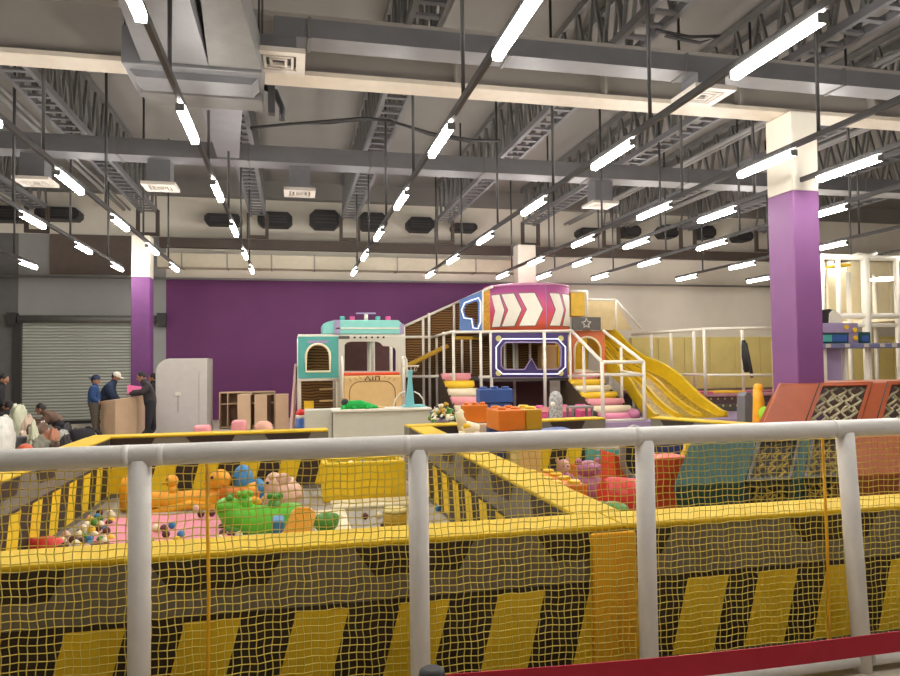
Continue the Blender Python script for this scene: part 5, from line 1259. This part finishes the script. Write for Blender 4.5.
# ------------------------------------------------------------------ people
BONES = [('pelvis','spine','t'),('spine','chest','t'),('chest','neck','t'),('neck','head','h')]
for s_ in 'LR': BONES += [('chest','sh'+s_,'t'),('sh'+s_,'el'+s_,'t'),('el'+s_,'wr'+s_,'t'),('wr'+s_,'ha'+s_,'h'),('pelvis','hip'+s_,'p'),('hip'+s_,'kn'+s_,'p'),('kn'+s_,'an'+s_,'p'),('an'+s_,'to'+s_,'s')]
RAD = dict(pelvis=.135, spine=.125, chest=.14, neck=.055, head=.06, sh=.075, el=.05, wr=.036, ha=.032, hip=.1, kn=.066, an=.045, to=.04)
def person(label, J, face, top_m, leg_m, top_n='jacket', hat=None, hat_m=None, hair=True, fat=1.0):
    """J: joint -> world point; face: unit vector the face looks along."""
    names = list(J); face = Vector(face).normalized()
    me = bpy.data.meshes.new('tmp'); me.from_pydata([J[n] for n in names], [(names.index(a), names.index(b)) for a, b, k in BONES], [])
    o = bpy.data.objects.new('tmp', me); COL.objects.link(o)
    sk = o.modifiers.new('skin', 'SKIN'); sk.use_smooth_shade = True; o.modifiers.new('sub', 'SUBSURF').levels = 2
    for i, n in enumerate(names):
        key = n if n in RAD else n[:-1]; r = RAD[key]*(fat if key in ('pelvis','spine','chest','sh','el','hip') else 1)*1.12
        me.skin_vertices[0].data[i].radius = (r, r); me.skin_vertices[0].data[i].use_root = (n == 'pelvis')
    dg = bpy.context.evaluated_depsgraph_get(); dg.update()
    ev = bpy.data.meshes.new_from_object(o.evaluated_get(dg)); bpy.data.objects.remove(o); bpy.data.meshes.remove(me)
    V_ = [v.co.copy() for v in ev.vertices]; N_ = [v.normal.copy() for v in ev.vertices]; Fs = [list(p.vertices) for p in ev.polygons]
    bpy.data.meshes.remove(ev)
    def seg(p):
        best = None
        for a, b, k in BONES:
            A_, B_ = J[a], J[b]; d = B_-A_; t_ = max(0, min(1, (p-A_).dot(d)/max(d.length_squared, 1e-9))); q = (p-(A_+d*t_)).length
            rr = RAD.get(a, RAD.get(a[:-1], .1))
            q -= rr*.6
            if best is None or q < best[0]: best = (q, k, a)
        return best
    lab = [seg(sum((V_[i] for i in f), Vector())/len(f)) for f in Fs]
    base = Vector((J['pelvis'].x, J['pelvis'].y, min(v.z for v in V_)))
    root = thing('person', label, 'person', base)
    m = MB(); m.add(V_, Fs, 0, True)
    # head: cranium, jaw, nose, ears
    hc = J['head']+Vector((0,0,.05)); side = face.cross(Vector((0,0,1))).normalized(); upv = side.cross(face).normalized()
    Rm = Matrix((side, face, upv)).transposed()
    def hp(x, y, z): return hc+Rm @ Vector((x, y, z))
    m.ball(hc, (.078,.098,.118), 0, 16, 12, Rm); m.ball(hp(0,.045,-.07), (.05,.05,.05), 0, 12, 8, Rm); m.ball(hp(0,.1,-.015), (.014,.022,.022), 0, 8, 6, Rm)
    for s_ in (-1, 1): m.ball(hp(s_*.079,-.005,-.01), (.012,.022,.032), 0, 8, 6, Rm)
    # hands: palm, four fingers, thumb
    for s_ in 'LR':
        d = (J['ha'+s_]-J['wr'+s_]).normalized(); sd = d.cross(Vector((0,0,1)))
        sd = sd.normalized() if sd.length > .1 else Vector((1,0,0)); nn = sd.cross(d)
        h0 = J['ha'+s_]
        for i, L_ in enumerate((.07,.08,.075,.058)):
            a = h0+sd*(-.027+.018*i)-d*.01; m.tube([a, a+d*L_*.55-nn*.008, a+d*L_*.9-nn*.03], [.0095,.0085,.007], 6)
        a = h0-d*.05+sd*(-.035); m.tube([a, a+d*.035-sd*.022, a+d*.065-sd*.02], [.011,.009,.008], 6)
    m.build('body', skin, root)
    def shell(keys, name, mt, off, cond=None):
        idx = [i for i, l in enumerate(lab) if l[1] in keys and (cond is None or cond(l, i))]
        if not idx: return
        mp = {}; vs = []; fs = []
        for i in idx:
            f = []
            for v in Fs[i]:
                if v not in mp: mp[v] = len(vs); vs.append(V_[v]+N_[v]*off)
                f.append(mp[v])
            fs.append(f)
        MB().add(vs, fs, 0, True).build(name, mt, root, fix=False)
    shell(('t',), top_n, top_m, .014); shell(('p',), 'trousers', leg_m, .011)
    for s_ in 'LR': shell(('s',), 'shoe', black_m, .012, lambda l, i, s_=s_: l[2][-1] == s_)
    for s_ in (-1, 1): MB().ball(hp(s_*.03,.085,.012), .01, 0, 8, 6).build('eye', black_m, root)
    MB().ball(hp(0,.087,-.062), (.022,.008,.006), 0, 8, 6, Rm).build('mouth', mat('lips', '8a5448', .5) if 'lips' not in MATS else MATS['lips'], root)
    if hair or hat: 
        m = MB(); m.ball(hp(0,-.016,.024), (.085,.098,.108), 0, 16, 10, Rm); m.build('hair', hair_m, root)
    if hat:
        m = MB(); m.lathe([(.096,.03),(.098,.06),(.088,.1),(.06,.128),(.02,.142),(.002,.144)], hc, 16, R=Rm, cap=False)
        m.ball(hp(0, .13 if hat == 'cap' else -.12, .04), (.07,.07,.012), 0, 12, 6, Rm); m.build('cap', hat_m, root)
    return root
def pose(Y, d):
    """joints measured on the photograph: name -> (px, py, depth offset); hands, feet follow."""
    return {k: D(v[0], v[1], Y+(v[2] if len(v) > 2 else 0)) for k, v in d.items()}
def fill(J, toe, hand=None):
    for s_ in 'LR':
        J['an'+s_].z = max(J['an'+s_].z, .07)
        J['to'+s_] = J['an'+s_]+Vector(toe)*.15; J['to'+s_].z = .035
        if 'ha'+s_ not in J: J['ha'+s_] = J['wr'+s_]+(J['wr'+s_]-J['el'+s_]).normalized()*.085
    return J
navy = mat('navy_cloth', '23304a', .85, var=.12); blue_c = mat('blue_cloth', '2c4a7a', .85, var=.12); olive_c = mat('olive_cloth', '5b5244', .85, var=.1)
dark_c = mat('dark_cloth', '3a3536', .85, var=.12); black_c = mat('black_cloth', '232126', .85, var=.12); brown_c = mat('brown_cloth', '6b5243', .85, var=.12)
J = fill(pose(18.35, dict(pelvis=(94.5,405), spine=(94,398), chest=(94,390.5), neck=(95,385.5), head=(95.7,382.5), shL=(94.2,389.3,.17), elL=(92.8,397.5,.2), wrL=(96.5,401,.1), shR=(93.6,389.3,-.17), elR=(92,398,-.2), wrR=(96.8,401,-.12),
    hipL=(94.7,406.5,.1), knL=(96,418.5,.11), anL=(97.5,428.5,.11), hipR=(94.3,406.5,-.1), knR=(94.6,418.5,-.1), anR=(95.5,428.7,-.1))), (1, -.3, 0))
person('person in blue jacket, dark cap and olive trousers standing left of the plywood counter', J, (1,-.25,-.15), blue_c, olive_c, hat='back', hat_m=navy)
J = fill(pose(19.1, dict(pelvis=(105.5,404), spine=(106.5,397), chest=(109.5,388.5), neck=(114,382), head=(116,379), shL=(110.5,387.5,.2), elL=(114,395,.26), wrL=(119,400,.15), shR=(108.5,387.5,-.2), elR=(112,396,-.25), wrR=(118,400.5,-.15),
    hipL=(106,405,.11), knL=(107.5,417,.12), anL=(106,427,.12), hipR=(105,405,-.11), knR=(106.5,417,-.1), anR=(105,427,-.1))), (1, -.2, 0))
person('person in navy jacket and white cap bending over the back of the plywood counter', J, (1,-.15,-.45), navy, black_c, hat='cap', hat_m=white_pipe, fat=1.25)
J = fill(pose(17.75, dict(pelvis=(150.5,404.5), spine=(150,397), chest=(148.5,388.5), neck=(144.5,382), head=(141.5,379), shL=(147.8,387,-.17), elL=(141,393,-.22), wrL=(132,393.6,.15), shR=(148.5,387,.17), elR=(142,392,.2), wrR=(134,392,.4),
    hipL=(150.5,406,-.1), knL=(149,418,-.13), anL=(147.5,430,-.12), hipR=(150.8,406,.1), knR=(152.5,418,.12), anR=(154,429,.14))), (-1, -.2, 0))
person('person in dark grey jacket and black trousers leaning left to reach across the plywood counter', J, (-1,-.2,-.4), dark_c, black_c)
J = fill(pose(19.6, dict(pelvis=(154,404), spine=(153.6,397), chest=(153.6,389), neck=(153.2,383), head=(152.7,379.8), shL=(153.4,388,-.17), elL=(152.5,397,-.2), wrL=(149.5,402,-.1), shR=(153.8,388,.17), elR=(153,397,.2), wrR=(150,402,.15),
    hipL=(154,405,-.1), knL=(154,415,-.1), anL=(154,426,-.1), hipR=(154,405,.1), knR=(154.5,415,.1), anR=(155,425.5,.1))), (-1, 0, 0))
person('person standing behind the one leaning over the counter, mostly hidden', J, (-1,0,-.1), black_c, black_c)
J = pose(17.0, dict(pelvis=(60.5,424.5), spine=(56,419), chest=(49.5,415), neck=(44,412), head=(40.5,411.3), shL=(49,416.5,-.16), elL=(41.5,424,-.2), wrL=(33,423.5,-.15), shR=(49.5,415,.16), elR=(42,422,.2), wrR=(31,420,.2),
    hipL=(60,426,-.1), knL=(54,432,-.16), anL=(63.5,434,-.14), hipR=(60.5,426,.1), knR=(55,431.5,.16), anR=(64,433.5,.14)))
fill(J, (1, 0, 0)); person('person in brown jacket kneeling and bending over the heap of bundles', J, (-1,-.1,-.35), brown_c, black_c)
J = pose(17.3, dict(pelvis=(9,424.5), spine=(9,419), chest=(9.5,413.5,-.05), neck=(9.3,410,.02), head=(9,408.8,.05), shL=(4.5,413.5), elL=(3,420.5,.15), wrL=(5.5,425,.32), shR=(14,413.5), elR=(15.5,420.5,.15), wrR=(13,425,.32),
    hipL=(6.5,426), knL=(4.5,424.5,.38), anL=(6,434,.28), hipR=(11.5,426), knR=(13.5,424.5,.38), anR=(12,434,.28)))
fill(J, (0, 1, 0)); person('person in dark clothes squatting with back turned beside the pale bundles', J, (.1,1,-.3), dark_c, black_c)
J = fill(pose(17.6, dict(pelvis=(-3.5,406.5), spine=(-3,399), chest=(-2,391), neck=(1.5,385), head=(3.8,381.5), shL=(-1.8,390,.17), elL=(-.5,398.5,.22), wrL=(3,404,.1), shR=(-2.5,390,-.17), elR=(-1.5,399,-.2), wrR=(1.5,405,-.1),
    hipL=(-3.2,408,.1), knL=(-2,420.5,.1), anL=(-2.5,431,.1), hipR=(-3.8,408,-.1), knR=(-3.2,420.5,-.1), anR=(-3.6,431.5,-.1))), (1, 0, 0))
person('person in black coat standing at the edge and looking down at the bundles', J, (1,-.1,-.45), black_c, black_c)
# ------------------------------------------------------------------ heap of bundles, bags and sheets
from mathutils import noise as mnoise
def crumple(name, label, cat, px_, py_b, wpx, hpx, Y, mt, seed, dep=.35, amp=.16, grp=None, Z0=None):
    c = D(px_, py_b, Y); w_ = wpx*Y/696/2*1.03; h_ = hpx*Y/696; z0 = 0.0 if Z0 is None else Z0
    ht = max(.08, c.z+h_-z0); rn = random.Random(seed); ph = [rn.uniform(0, 6.28) for _ in range(6)]
    m = MB(); m.ball((0,0,0), 1, 0, 40, 26); vs = []
    for v in m.v:
        a = math.atan2(v.y, v.x); d = 1+amp*2.2*(mnoise.noise(v*1.6+Vector((seed*3.1,0,0)))+.55*mnoise.noise(v*4+Vector((0,seed*2.3,0)))+.35*abs(mnoise.noise(v*8+Vector((0,0,seed*1.7)))))
        q = v*d; z = max(q.z*.55+.45, 0); vs.append(Vector((c.x+q.x*w_, Y+q.y*dep, z0+z*ht/1.02)))
    m.v = vs; o = m.build(name, mt); return tag(o, label, cat, grp)
white_cl = mat('white_plastic_sheet', 'd8d6cc', .35, var=.08, bump=.4, bscale=18); pale_cl = mat('pale_green_sheet', 'c2c3a6', .5, var=.08, bump=.4, bscale=15); beige_cl = mat('beige_cloth', 'cbb39c', .7, var=.1, bump=.3)
grey_cl = mat('grey_cloth', '7b7868', .8, var=.15, bump=.3); grey_bucket = mat('grey_plastic', '83858d', .5); brown_cl = mat('brown_bundle', '6a5242', .8, var=.2, bump=.3); rusty = mat('rust_bundle', 'b47a5e', .8, var=.15)
HB = 'bundles and sheets heaped on the floor'
crumple('plastic_sheet', 'white crumpled plastic sheet at the near left of the heap', 'sheet', 2, 448, 17, 28, 14.2, white_cl, 1, .4, .1, HB)
crumple('cloth_bundle', 'tall pale green bundle beside the squatting person', 'bundle', 18, 438, 15, 30, 16.2, pale_cl, 2, .3, .12, HB)
crumple('cloth_bundle', 'beige pink bundle right of the pale green bundle', 'bundle', 27, 436, 13, 20, 16.3, beige_cl, 3, .3, .12, HB)
crumple('cloth_bundle', 'dark brown bundle at the centre of the heap', 'bundle', 38, 440, 20, 14, 15.8, brown_cl, 4, .3, .16, HB)
crumple('plastic_sheet', 'small white crumpled sheet on top of the heap centre', 'sheet', 43, 433, 9, 9, 16.0, white_cl, 5, .2, .22, HB)
crumple('cloth_bundle', 'grey green bundle at the near side of the heap', 'bundle', 37, 446, 17, 9, 14.8, grey_cl, 6, .25, .14, HB)
crumple('cloth_bundle', 'rust coloured bundle beside the black duffel bag', 'bundle', 51, 443, 11, 12, 15.3, rusty, 7, .2, .18, HB)
crumple('plastic_sheet', 'pale grey sheet left of the black duffel bag', 'sheet', 61, 438, 11, 8, 15.9, mat('pale_grey_sheet', 'a9a79d', .5), 8, .25, .15, HB)
crumple('cloth_bundle', 'black bundle below the kneeling person', 'bundle', 57, 436, 10, 9, 16.4, black_c, 9, .2, .14, HB)
crumple('backpack', 'round black backpack at the right of the kneeling person', 'bag', 67, 434, 9, 10, 16.6, black_m, 10, .2, .06, None)
crumple('cloth_bundle', 'small dark olive bundle beside the black backpack', 'bundle', 75.5, 435, 7, 6, 16.7, olive_c, 12, .16, .12, HB)
rn_ = random.Random(42)
for i_, (px_, py_, w_, h_, mt_, nm_) in enumerate(((30,444,8,7,white_cl,'small white bundle in front of the brown bundle'), (47,441,7,6,black_c,'small black bundle between brown and rust bundles'), (23,441,8,8,beige_cl,'small beige bundle above the grey bucket'),
        (55,447,12,5,brown_cl,'flat brown cloth in front of the rust coloured bundle'), (43,446,6,6,rusty,'small rust cloth right of the grey green bundle'), (66,441,9,5,dark_c,'flat dark cloth before the duffel bag'), (34,431,7,6,pale_cl,'small pale green cloth on top of the heap'))):
    crumple('cloth_bundle', nm_, 'bundle', px_, py_, w_, h_, 15.5-.12*i_, mt_, 30+i_, .16, .2, HB)
p0_, p1_ = D(70,437,16.0), D(93,431,16.3)
t = thing('duffel_bag', 'long black duffel bag with a raised carry loop left of the plywood counter', 'bag', ((p0_.x+p1_.x)/2, 16.15, 0))
p0_.z = p1_.z = .205; MB().tube([p0_, p0_.lerp(p1_,.08), p0_.lerp(p1_,.5), p0_.lerp(p1_,.92), p1_], [.1,.19,.21,.2,.13], 14).build('body', black_c, t)
MB().tube([D(85,431,16.2), D(86,427.5,16.2), D(89,426.5,16.2), D(92,428.5,16.2), D(92.5,432,16.2)], .022, 8).build('carry_loop', black_m, t)
c = D(20,446,14.9); t = thing('bucket', 'grey plastic bucket at the front of the heap', 'bucket', (c.x, 14.9, 0)); zt_ = DZ(20,436.5,14.9)
MB().lathe([(.09,0),(.115,zt_-.02),(.125,zt_-.02),(.125,zt_),(.11,zt_),(.085,.03)], (c.x,14.9,0), 20, cap=False).build('pail', grey_bucket, t); MB().lathe([(.0,.01),(.09,.01),(.09,.03),(.0,.03)], (c.x,14.9,0), 16).build('bottom', grey_bucket, t)
c = D(25,450,13.6); o = MB().ball((c.x, 13.6, .13), (.13,.13,.13), 0, 16, 12).build('helmet', mat('orange_helmet', 'd9603a', .4)); o.modifiers.new('b','BEVEL').width = .001; tag(o, 'orange red round ball shaped item at the near edge of the heap', 'ball')
zt_ = DZ(25,443.5,13.6); o.location.z = max(0, zt_-.26)
